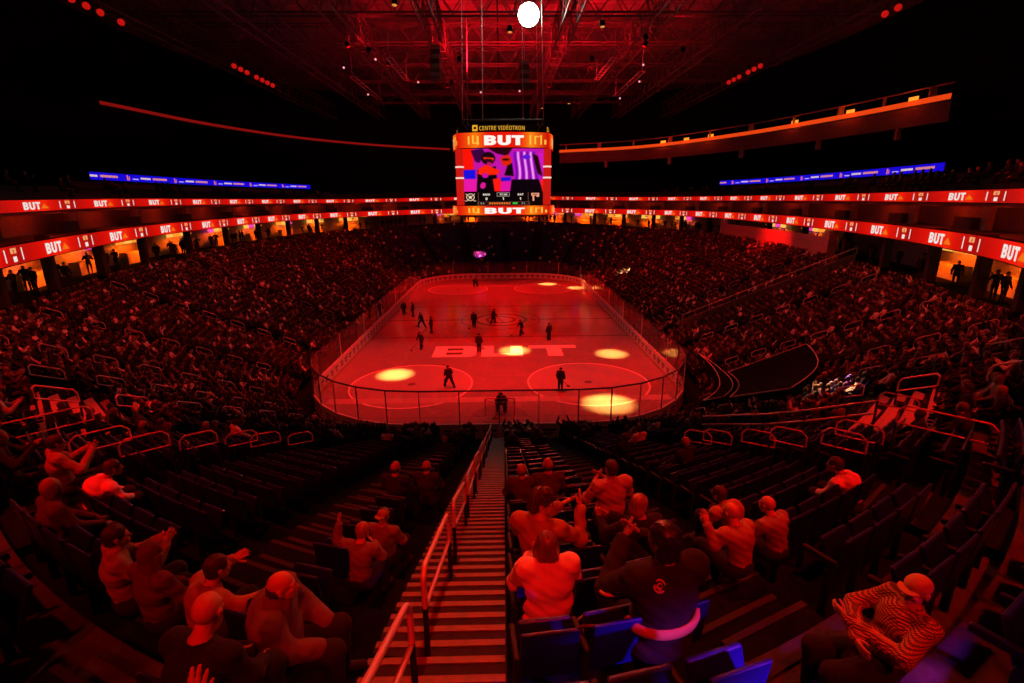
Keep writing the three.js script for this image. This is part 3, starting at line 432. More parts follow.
for (const [x, y, z, tx, tz] of [[-4, 27.8, -59, -7, -78], [10, 27.8, -59, 12, -78], [3, 27.4, -62, 3, -80], [-13, 28.2, -57, -14, -68], [19, 28.2, -57, 19, -68]]) stageLight('added red uplight on the trusses washing the roof steel beside the searchlight', [x, y, z], [tx, 36, tz], lin(1, 0.004, 0.012), Math.abs(x - 3) > 14 ? 220 : 900, 58, 0.8, 0.3, 1, 'added red uplights on the trusses');  // added lamps whose wash stands in for the glow round the searchlight
// small lamps dotted on the steel
const floodGeo = merged([new THREE.CylinderGeometry(0.3, 0.18, 0.5, 14, 1, true).rotateX(Math.PI / 2), bar([0, 0.2, -0.1], [0, 0.9, -0.1], 0.04)]), floodLens = new THREE.CircleGeometry(0.27, 18);
const dim = glow('dim red lens', [0.5, 0.006, 0.004], 1), pink = glow('pink white lens', [1, 0.35, 0.4], 1.3);
function smallLamp(p, m, label, group, k = 1) { const t = thing('flood_light', label, 'lamp', p, 0, group); part('housing', floodGeo, mat.black, t); part('lens', floodLens, m, t, [0, 0, 0.255]); t.rotation.set(0.25, Math.atan2(-p[0], -p[2]) + Math.PI * 0 - 0, 0); t.scale.setScalar(k); }
for (const [x, y, z, n] of [[-33.5, 28.9, -46, 4], [-29.8, 28.2, -63.5, 7], [30.5, 28.2, -64, 6], [33.5, 28.6, -47, 2]]) for (let i = 0; i < n; i++) smallLamp([x, y, z - i * 1.5 - (i > 2 ? 0.9 : 0)], dim, `small dim red flood lamp in a row under the ${x < 0 ? 'left' : 'right'} roof edge`, `red lamps in a row, ${x < 0 ? 'left' : 'right'} roof edge`);
for (const [x, y, z, s] of [[-12.6, 27.5, -58, 'left'], [-16.5, 27.2, -60, 'left'], [-17, 26.8, -72, 'left'], [-9.5, 27, -66, 'left'], [17, 27, -66, 'right'], [15.8, 27.4, -60, 'right'], [16.5, 26.6, -74, 'right'], [2.6, 26, -66, 'right'], [-2, 25.5, -64, 'left']]) smallLamp([x, y, z], pink, `small pinkish lamp on the roof steel ${s} of the bright searchlight`, `pinkish roof lamps on the ${s}`, 0.4);
// ---------------------------------------------------------------- catwalks under the roof, left and right
for (const s of [-1, 1]) {
  const pts = (s < 0 ? [[-40.6, -56.5], [-38, -72], [-32, -87], [-22, -99], [-10, -107]] : [[43.6, -51.8], [41.2, -65], [36, -82], [26, -99], [12, -107]]), cv = new THREE.CatmullRomCurve3(pts.map(([x, z]) => V(x, 0, z))), path = [], N = 48;
  for (let i = 0; i <= N; i++) { const p = cv.getPoint(i / N), q = cv.getTangent(i / N); path.push({ x: p.x, z: p.z, nx: s * -q.z * (s > 0 ? 1 : 1), nz: s * q.x, u: 5 }); }
  const t = thing('catwalk', s < 0 ? 'dark curved catwalk with a thin red light line high on the left' : 'curved catwalk edged with a bright orange light high on the right', 'catwalk');
  const out = path[20].nx * s > 0 ? 1 : -1; path.forEach((p) => { p.nx *= out; p.nz *= out; });
  const Y = s < 0 ? 23.3 : 22.7; part('walkway', sweep(path, [[0, Y - 0.25], [0, Y], [2.4, Y], [2.4, Y - 0.25]], { closed: true }), mat.steel, t);
  if (s > 0) part('fascia', sweep(path, [[0.1, Y - 0.3], [0.25, Y - 2.2], [0.6, Y - 2.2], [0.6, Y - 0.3]], { closed: true }), M('catwalk fascia', [0.22, 0.2, 0.19], 0.7, { map: T.grain }), t);
  part('edge_light', sweep(path, [[-0.06, Y - 0.2], [-0.06, Y + (s > 0 ? 0.3 : 0.12)], [0, Y + (s > 0 ? 0.3 : 0.12)], [0, Y - 0.2]], { closed: true }), s > 0 ? glow('orange edge light', [0.85, 0.06, 0.006], 0.9) : glow('red edge light', [0.2, 0.004, 0.003], 1), t);
  if (s > 0) {
    part('hand_rail', sweep(path, [[0.1, Y + 1.2], [0.1, Y + 1.32], [0.2, Y + 1.32], [0.2, Y + 1.2]], { closed: true }), M('orange lit rail', [0.5, 0.45, 0.4], 0.5), t);
    for (let i = 2; i <= N; i += 5) part('post', box(i % 10 === 2 ? 0.7 : 0.22, 1.3, 0.22, path[i].x + path[i].nx * 0.3, Y + 0.65, path[i].z + path[i].nz * 0.3), M('post', [0.5, 0.45, 0.4], 0.5), t);
    for (let i = 5; i < N; i += 9) part('hanger', box(0.5, 1.2, 0.4, path[i].x + path[i].nx * 0.5, Y - 2.7, path[i].z + path[i].nz * 0.5), mat.wall, t);
    for (const i of [4, 11, 17, 27, 30, 33]) { const q = path[i], l = new THREE.PointLight(lin(1, 0.035, 0.002), 6); l.position.set(q.x - q.nx * 0.9, Y + 0.1, q.z - q.nz * 0.9); l.shadow.radius = 5; l.castShadow = true; l.name = 'catwalk_glow'; scene.add(l);
      const w = thing('work_light', 'small orange work light on the right catwalk', 'lamp', [q.x + q.nx * 0.5, Y + 0.02, q.z + q.nz * 0.5], 0, 'orange work lights on the right catwalk'); part('lens', box(1.1, 0.4, 0.06, 0, 0.55, 0, 0.02), glow('orange work lens', [1, 0.28, 0.02], 1.4), w); part('stand', merged([bar([0, 0, 0], [0, 0.4, 0], 0.04), box(0.6, 0.06, 0.4, 0, 0.03, 0)]), mat.steel, w); w.rotation.y = Math.atan2(q.nx, q.nz) + Math.PI; }
  }
}
// ---------------------------------------------------------------- concourse bays: columns, soffit lamps, counters with menu screens, orange light
{
  const colGeo = box(0.55, 3.6, 0.55, 0, 1.8, 0, 0.04), soff = box(1.1, 0.06, 0.32), counter = box(3.2, 1.05, 0.7, 0, 0.52, 0, 0.03), menuG = box(1.3, 0.7, 0.06);
  const soffM = glow('soffit lamp', [1, 0.36, 0.025], 1.0), menuM = [glow('menu screen orange', [1, 0.3, 0.03], 1), glow('menu screen pink', [0.9, 0.05, 0.5], 0.9), glow('menu screen amber', [1, 0.5, 0.08], 1)];
  const place = (u, d) => { const [x, z] = rim(u, d), [x2, z2] = rim(u, d + 1); return { x, z, yaw: Math.atan2(x2 - x, z2 - z) }; };
  let k = 0;
  for (const side of [-1, 1]) for (let u = 4.0; u < 11.4; u += u < 6 ? 0.42 : 0.5) {
    const w = side * u, y = floorOf(0, { u: w }), c = place(w, 0.75), name = side < 0 ? 'left' : 'right', lit = side < 0 ? u < 9.3 || u > 10.4 : (u > 4.3 && u < 5.3) || (u > 6.3 && u < 7.4) || u > 8.1, g = u > 9.5 ? `far end concourse` : `${name} concourse`;
    const col = thing('concourse_column', `square column at the front of the ${g} under the lower ribbon`, 'column', [c.x, y, c.z], c.yaw, `columns of the ${g}`); part('shaft', colGeo, mat.dark, col); part('base', box(0.65, 0.25, 0.65, 0, 0.125, 0), mat.black, col);
    if (!lit) continue;
    for (const du of [0.12, 0.3]) { const q = place(side * (u + du), 0.5), s = solo('soffit_light', soff, soffM, `short amber strip lamp in the soffit of the ${g}`, 'lamp', `soffit lamps of the ${g}`); s.position.set(q.x, LB - 0.13 + rise(0, { u: w }), q.z); s.rotation.y = q.yaw; }
    const q = place(side * (u + 0.2), 3.4), t = thing('concession_counter', `bar counter with glowing menu screens in the ${g}`, 'counter', [q.x, y, q.z], q.yaw, `counters of the ${g}`);
    part('counter_body', counter, mat.wall, t); for (const i of [-1, 0, 1]) part('menu_screen', menuG, menuM[(k + i + 3) % 5 === 1 ? 1 : (k + i + 4) % 2 * 2], t, [i * 1.45, 2.15, 0.2], [0.1, Math.PI, 0]); k++;
    const lp = place(side * (u + 0.2), 2.1), tp = place(side * (u + 0.2), 4.2), l = new THREE.SpotLight(lin(1, 0.085, 0.001), side < 0 ? 95 : 75, 0, 70 * R, 0.6, 2); l.position.set(lp.x, LB - 0.62 + rise(0, { u: w }), lp.z); l.target.position.set(tp.x, LB - 2.1, tp.z); scene.add(l.target); l.shadow.radius = 8; l.castShadow = true; l.name = 'concourse_glow'; scene.add(l);
    const pl = thing('pendant_lamp', `small orange pendant lamp inside the ${g}`, 'lamp', [lp.x, LB - 0.12 + rise(0, { u: w }), lp.z], 0, `pendant lamps of the ${g}`); part('shade', cyl(0.08, 0.2, 0.22, 16, 0, -0.3, 0), mat.steel, pl); part('bulb', new THREE.SphereGeometry(0.1, 12, 8).translate(0, -0.43, 0), glow('pendant bulb', [1, 0.25, 0.02], 1.6), pl); part('stem', bar([0, -0.2, 0], [0, 0.05, 0], 0.02), mat.steel, pl);
  }
  // suite level between the ribbons: parapet rail, seats-dark columns with dim red lamps
  for (const side of [-1, 1]) for (let u = 3.6; u < 11.8; u += 0.55) {
    const w = side * u, c = place(w, 3.0), y0 = LT - 0.1 + rise(0, { u: w }), col = thing('suite_column', `pale column between the two ribbon screens on the ${side < 0 ? 'left' : 'right'}`, 'column', [c.x, y0, c.z], c.yaw, `columns between the ribbon screens, ${side < 0 ? 'left' : 'right'}`);
    part('shaft', box(0.9, 1.7, 0.3, 0, 0.85, 0), mat.wall, col); part('counter', box(2.2, 0.75, 0.4, 1.4, 0.38, -0.4), mat.dark, col);
    if (u < 9.8) { const q = place(side * (u + 0.25), 1.9), l = new THREE.PointLight(lin(1, 0.03, 0.003), 9); l.position.set(q.x, UB - 0.35 + rise(0, { u: w }), q.z); l.shadow.radius = 6; l.name = 'suite_glow'; l.castShadow = true; scene.add(l); const s = solo('suite_light', cyl(0.12, 0.12, 0.05, 14), glow('suite lamp', [0.9, 0.05, 0.01], 1), `round dim red downlight over the suites on the ${side < 0 ? 'left' : 'right'}`, 'lamp', `downlights between the ribbon screens, ${side < 0 ? 'left' : 'right'}`); s.position.set(q.x, UB - 0.09 + rise(0, { u: w }), q.z); }
  }
}
// ---------------------------------------------------------------- bodies: a field of smoothly joined limbs, meshed with surface nets
function nets(f, lo, hi, cell) {
  const n = [0, 1, 2].map((k) => Math.ceil((hi[k] - lo[k]) / cell) + 2), [nx, ny, nz] = n, F = new Float32Array(nx * ny * nz), id = (x, y, z) => x + nx * (y + ny * z);
  for (let z = 0; z < nz; z++) for (let y = 0; y < ny; y++) for (let x = 0; x < nx; x++) F[id(x, y, z)] = f(lo[0] + x * cell, lo[1] + y * cell, lo[2] + z * cell);
  const pos = [], idx = [], at = new Int32Array(nx * ny * nz).fill(-1);
  for (let z = 0; z + 1 < nz; z++) for (let y = 0; y + 1 < ny; y++) for (let x = 0; x + 1 < nx; x++) {
    let m = 0, sx = 0, sy = 0, sz = 0, c = 0; const v = []; for (let k = 0; k < 8; k++) { const w = F[id(x + (k & 1), y + (k >> 1 & 1), z + (k >> 2))]; v.push(w); if (w < 0) m |= 1 << k; }
    if (m === 0 || m === 255) continue;
    for (let a = 0; a < 8; a++) for (let d = 0; d < 3; d++) { const b = a | 1 << d; if (b === a || (m >> a & 1) === (m >> b & 1)) continue; const t = v[a] / (v[a] - v[b]); sx += (a & 1) + (d === 0 ? t : 0); sy += (a >> 1 & 1) + (d === 1 ? t : 0); sz += (a >> 2) + (d === 2 ? t : 0); c++; }
    at[id(x, y, z)] = pos.length / 3; pos.push(lo[0] + (x + sx / c) * cell, lo[1] + (y + sy / c) * cell, lo[2] + (z + sz / c) * cell);
  }
  for (let z = 1; z + 1 < nz; z++) for (let y = 1; y + 1 < ny; y++) for (let x = 1; x + 1 < nx; x++) {
    const a = F[id(x, y, z)] < 0;
    for (let d = 0; d < 3; d++) {
      const b = F[id(x + (d === 0), y + (d === 1), z + (d === 2))] < 0; if (a === b) continue;
      const q = d === 0 ? [at[id(x, y - 1, z - 1)], at[id(x, y, z - 1)], at[id(x, y, z)], at[id(x, y - 1, z)]] : d === 1 ? [at[id(x - 1, y, z - 1)], at[id(x - 1, y, z)], at[id(x, y, z)], at[id(x, y, z - 1)]] : [at[id(x - 1, y - 1, z)], at[id(x, y - 1, z)], at[id(x, y, z)], at[id(x - 1, y, z)]];
      if (q.some((i) => i < 0)) continue; idx.push(...(a ? [q[0], q[1], q[2], q[0], q[2], q[3]] : [q[0], q[2], q[1], q[0], q[3], q[2]]));
    }
  }
  const g = new THREE.BufferGeometry(); g.setAttribute('position', new THREE.Float32BufferAttribute(pos, 3)); g.setIndex(idx);
  const uv = []; for (let i = 0; i < pos.length; i += 3) uv.push((pos[i] + pos[i + 2]) * 3, pos[i + 1] * 3); g.setAttribute('uv', new THREE.Float32BufferAttribute(uv, 2)); g.computeVertexNormals(); return g;
}
// primitives: [ax, ay, az, bx, by, bz, ra, rb] tapered limbs; {c, r, q} ellipsoids with an optional inverse turn
const limb = (a, b, ra, rb = ra) => ({ t: 0, a, d: [b[0] - a[0], b[1] - a[1], b[2] - a[2]], l: (b[0] - a[0]) ** 2 + (b[1] - a[1]) ** 2 + (b[2] - a[2]) ** 2 || 1e-9, ra, rb });
const ell = (c, r, q) => ({ t: 1, c, r, m: Math.min(...r), q });
function dist(p, x, y, z) {
  if (p.t === 0) { const ux = x - p.a[0], uy = y - p.a[1], uz = z - p.a[2], h = clamp((ux * p.d[0] + uy * p.d[1] + uz * p.d[2]) / p.l, 0, 1); return Math.hypot(ux - h * p.d[0], uy - h * p.d[1], uz - h * p.d[2]) - (p.ra + (p.rb - p.ra) * h); }
  let ux = x - p.c[0], uy = y - p.c[1], uz = z - p.c[2]; if (p.q) { const e = p.q, a = e[0] * ux + e[1] * uy + e[2] * uz, b = e[3] * ux + e[4] * uy + e[5] * uz, c = e[6] * ux + e[7] * uy + e[8] * uz; ux = a; uy = b; uz = c; }
  const kx = ux / p.r[0], ky = uy / p.r[1], kz = uz / p.r[2], k0 = Math.sqrt(kx * kx + ky * ky + kz * kz), k1 = Math.sqrt((kx / p.r[0]) ** 2 + (ky / p.r[1]) ** 2 + (kz / p.r[2]) ** 2); return k1 < 1e-9 ? -p.m : k0 * (k0 - 1) / k1;
}
const smin = (a, b, k) => { const h = Math.max(k - Math.abs(a - b), 0) / k; return Math.min(a, b) - h * h * k * 0.25; };
const field = (ps, k) => (x, y, z) => { let d = 9; for (const p of ps) { const e = dist(p, x, y, z); d = d > 8 ? e : smin(d, e, k); } return d; };
function bounds(ps, pad) { const lo = [9e9, 9e9, 9e9], hi = [-9e9, -9e9, -9e9]; for (const p of ps) for (let k = 0; k < 3; k++) { const A = p.t === 0 ? [Math.min(p.a[k], p.a[k] + p.d[k]) - Math.max(p.ra, p.rb), Math.max(p.a[k], p.a[k] + p.d[k]) + Math.max(p.ra, p.rb)] : [p.c[k] - Math.max(...p.r), p.c[k] + Math.max(...p.r)]; lo[k] = Math.min(lo[k], A[0] - pad); hi[k] = Math.max(hi[k], A[1] + pad); } return [lo, hi]; }
const meshOf = (ps, k, cell, mod) => { const [lo, hi] = bounds(ps, cell * 2 + k * 0.3 + 0.02), f = field(ps, k); return nets(mod ? (x, y, z) => mod(f(x, y, z), x, y, z) : f, lo, hi, cell); };
const lerp3 = (a, b, t) => a.map((v, i) => v + (b[i] - v) * t), add3 = (a, b) => a.map((v, i) => v + b[i]);
// a pose: joints in metres, origin on the floor below the hips, facing -z
const SIT = { hip: [0, 0.5, 0.02], chest: [0, 0.86, 0.06], neck: [0, 1.07, 0.04], head: [0, 1.21, 0.0], sh: 0.185, hipW: 0.095, knee: [0.13, 0.5, -0.42], ankle: [0.13, 0.09, -0.4], el: [[-0.26, 0.78, -0.06], [0.26, 0.78, -0.06]], wr: [[-0.13, 0.62, -0.3], [0.13, 0.62, -0.3]] };
const CLAP = { ...SIT, el: [[-0.3, 0.8, -0.14], [0.3, 0.8, -0.14]], wr: [[-0.07, 0.98, -0.36], [0.07, 0.98, -0.36]] };
const UPS = { ...SIT, el: [[-0.36, 1.14, -0.1], [0.36, 1.14, -0.1]], wr: [[-0.26, 1.38, -0.16], [0.26, 1.38, -0.16]] };
const STAND = { ...SIT, hip: [0, 0.92, 0], chest: [0, 1.27, 0.01], neck: [0, 1.47, 0], head: [0, 1.62, -0.03], knee: [0.11, 0.5, -0.02], ankle: [0.11, 0.09, 0.02], el: [[-0.27, 1.15, 0], [0.27, 1.15, 0]], wr: [[-0.27, 0.9, -0.12], [0.27, 0.9, -0.12]] };
const STCLAP = { ...STAND, el: [[-0.32, 1.18, -0.1], [0.32, 1.18, -0.1]], wr: [[-0.05, 1.32, -0.34], [0.05, 1.32, -0.34]] };
function limbsOf(P, g = 1) { // torso, arms, legs as primitives, by region
  const s = P.sh, shL = add3(P.neck, [-s, -0.055, 0.01]), shR = add3(P.neck, [s, -0.055, 0.01]), mid = lerp3(P.hip, P.chest, 0.45), hw = P.hipW;
  const torso = [ell(P.hip, [0.155 * g, 0.11, 0.12 * g]), ell(mid, [0.14 * g, 0.14, 0.11 * g]), ell(P.chest, [0.165 * (0.5 + g / 2), 0.17, 0.115 * (0.5 + g / 2)]), limb(shL, shR, 0.062, 0.062), limb(lerp3(P.chest, P.neck, 0.7), P.neck, 0.07, 0.055)];
  const arms = [0, 1].flatMap((k) => { const sh = k ? shR : shL; return [limb(sh, P.el[k], 0.056 * (0.6 + 0.4 * g), 0.043), limb(P.el[k], P.wr[k], 0.042, 0.029)]; });
  const legs = [-1, 1].flatMap((k) => { const h = add3(P.hip, [k * hw, -0.02, -0.02]), kn = [k * P.knee[0], P.knee[1], P.knee[2]], an = [k * P.ankle[0], P.ankle[1], P.ankle[2]]; return [limb(h, kn, 0.088 * (0.5 + 0.5 * g), 0.058), limb(kn, an, 0.056, 0.04)]; });
  const feet = [-1, 1].flatMap((k) => [limb([k * P.ankle[0], 0.055, P.ankle[2] + 0.05], [k * (P.ankle[0] + 0.02), 0.04, P.ankle[2] - 0.17], 0.045, 0.038)]);
  return { torso, arms, legs, feet, neck: [limb(P.neck, lerp3(P.neck, P.head, 0.75), 0.056, 0.05)] };
}
const CL = [[0.004, 0.004, 0.005], [0.008, 0.007, 0.014], [0.02, 0.016, 0.016], [0.06, 0.02, 0.02], [0.22, 0.2, 0.2], [0.7, 0.66, 0.62]].map((c, i) => M(`shirt cloth ${i}`, c, 0.9, { bumpMap: T.weave, bumpScale: 0.002 }));
const SKIN = [[0.34, 0.2, 0.14], [0.26, 0.15, 0.1], [0.42, 0.27, 0.2], [0.07, 0.045, 0.035], [0.12, 0.07, 0.05]].map((c, i) => M(`skin ${i}`, c, 0.6)), HAIR = [[0.03, 0.02, 0.014], [0.07, 0.045, 0.025], [0.22, 0.15, 0.08]].map((c, i) => M(`hair ${i}`, c, 0.55)), PANT = M('dark trousers', [0.006, 0.006, 0.008], 0.9);
// coarse whole figures for the crowd: one continuous mesh with skin, top, trousers and hair as its four material areas
function crowdFigure(P, g, cell, hat) {
  const L = limbsOf(P, g), hd = P.head, groups = [[ell(hd, [0.078, 0.105, 0.09]), ell(add3(hd, [0, -0.05, -0.03]), [0.06, 0.07, 0.065]), ...L.neck, ...[0, 1].map((k) => { const d = add3(P.wr[k], P.el[k].map((v) => -v)), l = Math.hypot(...d); return limb(P.wr[k], add3(P.wr[k], d.map((v) => v / l * 0.12)), 0.036, 0.03); })], [...L.torso, ...L.arms].map((p) => (p.t ? ell(p.c, p.r.map((v) => v + 0.02)) : limb(p.a, add3(p.a, p.d), p.ra + 0.018, p.rb + 0.018))), [...L.legs, ...L.feet], [ell(add3(hd, [0, 0.03, 0.02]), [0.088, 0.1 + (hat ? 0.02 : 0), 0.095])]];
  const all = groups.flat(), geo = meshOf(all, 0.035, cell), p = geo.attributes.position, own = [];
  for (let i = 0; i < p.count; i++) { let b = 0, bd = 9; groups.forEach((gr, k) => { for (const q of gr) { const d = dist(q, p.getX(i), p.getY(i), p.getZ(i)); if (d < bd) { bd = d; b = k; } } }); own.push(b); }
  const bins = [[], [], [], []], ix = geo.index.array; for (let i = 0; i < ix.length; i += 3) { const o = [own[ix[i]], own[ix[i + 1]], own[ix[i + 2]]].sort(); bins[o[1]].push(ix[i], ix[i + 1], ix[i + 2]); }
  geo.setIndex(bins.flat()); let s = 0; bins.forEach((b, k) => { geo.addGroup(s, b.length, k); s += b.length; }); return geo;
}
const FIG = [crowdFigure(SIT, 1, 0.034), crowdFigure(SIT, 1.25, 0.034, 1), crowdFigure(CLAP, 1, 0.034), crowdFigure(UPS, 1, 0.034), crowdFigure({ ...SIT, chest: [0, 0.84, -0.04], neck: [0, 1.02, -0.12], head: [0, 1.14, -0.2] }, 1.1, 0.034)], FIGST = [crowdFigure(STAND, 1.1, 0.036), crowdFigure(STCLAP, 1, 0.036)];
// ---------------------------------------------------------------- seats
const seatGeo = { back: (() => { const g = new RoundedBoxGeometry(0.42, 0.42, 0.035, 3, 0.015), p = g.attributes.position; for (let i = 0; i < p.count; i++) p.setZ(i, p.getZ(i) + 0.35 * p.getX(i) ** 2 * -1 + 0.12 * (p.getY(i))); g.translate(0, 0.66, 0.2); g.computeVertexNormals(); return g; })(), pan: (() => { const g = new RoundedBoxGeometry(0.4, 0.05, 0.4, 3, 0.02), p = g.attributes.position; for (let i = 0; i < p.count; i++) p.setY(i, p.getY(i) - 0.5 * (0.04 - p.getX(i) ** 2) * (p.getZ(i) < 0.1 ? 0.6 : 0)); g.rotateX(1.2); g.translate(0, 0.58, 0.06); g.computeVertexNormals(); return g; })(), leg: merged([box(0.045, 0.5, 0.07, -0.225, 0.25, 0.12, 0.012), box(0.05, 0.06, 0.32, -0.225, 0.6, 0.02, 0.015), box(0.04, 0.16, 0.05, -0.225, 0.53, 0.14)]) };
const seatWhole = merged([seatGeo.back, seatGeo.pan, seatGeo.leg]);
// dark covers over the players' tunnel mouths in the right near corner: corners in bowl coordinates (along, up)
const COVERS = [[[4.3, 0.12], [4.5, 0.45], [3.0, 0.5], [3.1, 0.27]], [[5.05, 0.04], [4.45, 0.09], [3.2, 0.22], [3.2, 0.12]]];
const coverAt = (c, a, b) => [0, 1].map((k) => (c[0][k] * (1 - a) + c[1][k] * a) * (1 - b) + (c[3][k] * (1 - a) + c[2][k] * a) * b);
const inCover = (c, u, t) => { let inside = false; for (let i = 0, j = 3; i < 4; j = i++) { const [xi, yi] = c[i], [xj, yj] = c[j]; if (yi > t !== yj > t && u < (xj - xi) * (t - yi) / (yj - yi) + xi) inside = !inside; } return inside; };
const seatSpots = [], crowd = [], TAKEN = []; // TAKEN: [x, z, radius] kept for the figures built one by one
function keep(x, z, r = 0.5) { TAKEN.push([x, z, r]); }
function layoutSeats() {
  for (let i = 0; i < ROWS - 1; i++) for (const side of [-1, 1]) {
    let u = 0.02, s = 0; while (u < 11.97) {
      const f = rowFrame(side * u, i), sc = clamp(f.pitch / 0.8, 0.8, 1), w = 0.49 * sc; u += w / f.speed; if (u >= 11.97) break;
      const U = side * u, q = rowFrame(U, i); if (inAisle(U, AISLES, 0.75, i) || onLitTread(U, i) || COVERS.some((c) => [-0.2, 0.5, 1.2].some((e) => [-0.06, 0, 0.06].some((g) => inCover(c, U + g, (i + e) / ROWS)))) || Math.abs(q.p[0] + 0.31) < 0.85 && q.p[2] > -30) continue;
      const e = [q.p[0] - camera.position.x, q.p[1] - camera.position.y, q.p[2]], depth = e[2] * -1;
      seatSpots.push({ u: U, i, p: q.p, yaw: q.yaw, sc, d: Math.hypot(...e), depth, rx: e[0] / Math.max(0.1, depth) });
    }
  }
}
const inView = (s) => s.depth > 0.6 && Math.abs(s.rx) < 1.12 && s.p[2] < -0.9;
layoutSeats();
function projY(p) { const x = p[0] - 0.28, y = p[1] - 13.4, z = p[2], d = -z * Math.cos(15.8 * R) - y * Math.sin(15.8 * R); return [503 + 500 * x / d, 341.5 - 500 * (y * Math.cos(15.8 * R) - z * Math.sin(15.8 * R)) / d, d]; }
const GUARDS = [[-2.227, 26, 1.3], [-1.918, 25, 0.8], [-1.8, 24, 0.72], [-1.801, 22, 0.66], [-1.776, 20, 0.66], [-1.702, 19, 0.66], [-1.626, 17, 0.62], [1.522, 19, 0.62], [1.573, 20, 0.6], [1.624, 22, 0.6], [1.698, 23, 0.6], [1.691, 25, 0.6], [1.849, 25, 0.66], [1.982, 27, 1.15], [2.431, 25, 0.7]], BARRIER = [[1.83, 16.9], [1.86, 19.2], [1.864, 21.1], [1.946, 22.8], [2.046, 24.2], [2.1, 25.1]];
for (const [u, i] of GUARDS) { const f = rowFrame(u, i, 0.3); keep(f.p[0], f.p[2], 0.85); }
for (let k = 0; k < 26; k++) { const j = Math.min(4, Math.floor(k / 5)), a = BARRIER[j], b = BARRIER[j + 1], e = (k - j * 5) / 5, q = bowl(a[0] + (b[0] - a[0]) * e, (a[1] + (b[1] - a[1]) * e) / ROWS); keep(q[0], q[2], 0.65); }
// ---------------------------------------------------------------- people built one by one
// hand prototypes: wrist at the origin, fingers along +y, palm towards +z, thumb on +x (a right hand)
function handShape(curl, spread) {
  const ps = [limb([-0.012, 0, 0], [-0.026, 0.085, 0.002], 0.017, 0.013), limb([0, 0, 0], [-0.008, 0.09, 0.002], 0.018, 0.014), limb([0.01, 0, 0], [0.012, 0.09, 0.002], 0.018, 0.014), limb([0.016, 0.008, 0], [0.03, 0.085, 0.002], 0.017, 0.013), limb([0, -0.04, 0], [0, 0.02, 0], 0.024, 0.022)];
  const F = [[-0.031, 0.082, 0.058, 0.0078], [-0.011, 0.09, 0.074, 0.0086], [0.011, 0.092, 0.08, 0.009], [0.031, 0.086, 0.072, 0.0088]];
  F.forEach(([x, y, l, r], i) => { let p = [x, y, 0.002], a = curl * (0.5 + 0.12 * i) * 0.4, sx = spread * (i - 1.5) * 0.16; for (const f of [0.45, 0.31, 0.24]) { const q = [p[0] + l * f * Math.sin(sx), p[1] + l * f * Math.cos(a), p[2] + l * f * Math.sin(a)]; ps.push(limb(p, q, r, r * 0.9)); p = q; a += curl * 0.55; r *= 0.93; } });
  let p = [0.022, 0.02, 0.006]; [[0.026, 0.03, 0.012], [0.016, 0.03, 0.006], [0.008, 0.026, 0.006]].forEach((d, i) => { const q = add3(p, d); ps.push(limb(p, q, 0.0125 - i * 0.0015, 0.0115 - i * 0.0015)); p = q; });
  return meshOf(ps, 0.008, 0.005);
}
const HANDS = { flat: handShape(0.12, 0.3), relaxed: handShape(0.55, 0.15), open: handShape(0.2, 1.0) };
function headShape(female) {
  const ps = [ell([0, 0.035, 0.012], [0.076, 0.088, 0.094]), ell([0, -0.045, -0.025], [0.058 - 0.004 * female, 0.072, 0.062]), ell([0, -0.098, -0.058], [0.026, 0.02, 0.022]), ell([0, 0.022, -0.07], [0.056, 0.014, 0.02]), ell([0.036, -0.022, -0.062], [0.022, 0.016, 0.022]), ell([-0.036, -0.022, -0.062], [0.022, 0.016, 0.022]), limb([0, 0.008, -0.083], [0, -0.03, -0.107], 0.009, 0.0125), ell([0, -0.034, -0.094], [0.017, 0.009, 0.012]), ell([0, -0.062, -0.086], [0.024, 0.006, 0.011]), ell([0, -0.074, -0.083], [0.021, 0.0065, 0.011]), ...[-1, 1].flatMap((s) => [ell([s * 0.077, -0.008, 0.012], [0.01, 0.032, 0.019]), ell([s * 0.081, 0.012, 0.018], [0.01, 0.012, 0.014])])];
  return meshOf(ps, 0.016, 0.0055, (d, x, y, z) => { for (const s of [-1, 1]) d = Math.max(d, 0.0135 - Math.hypot(x - s * 0.031, y - 0.002, (z + 0.088) * 0.8)); return d; });
}
const HEADS = [headShape(0), headShape(1)], eyeGeo = new THREE.SphereGeometry(0.0125, 14, 10), irisGeo = new THREE.SphereGeometry(0.0062, 10, 8), eyeM = M('eye white', [0.7, 0.68, 0.66], 0.25), irisM = M('iris', [0.03, 0.02, 0.015], 0.2);
const face = (x, y, z) => dist(ell([0, -0.035, -0.075], [0.062, 0.1, 0.07]), x, y, z);
const strand = (x, y, z, k) => 0.0035 * Math.sin(Math.atan2(x, z + 0.02) * k + 3 * y) + 0.002 * Math.sin(x * 160 + y * 30);
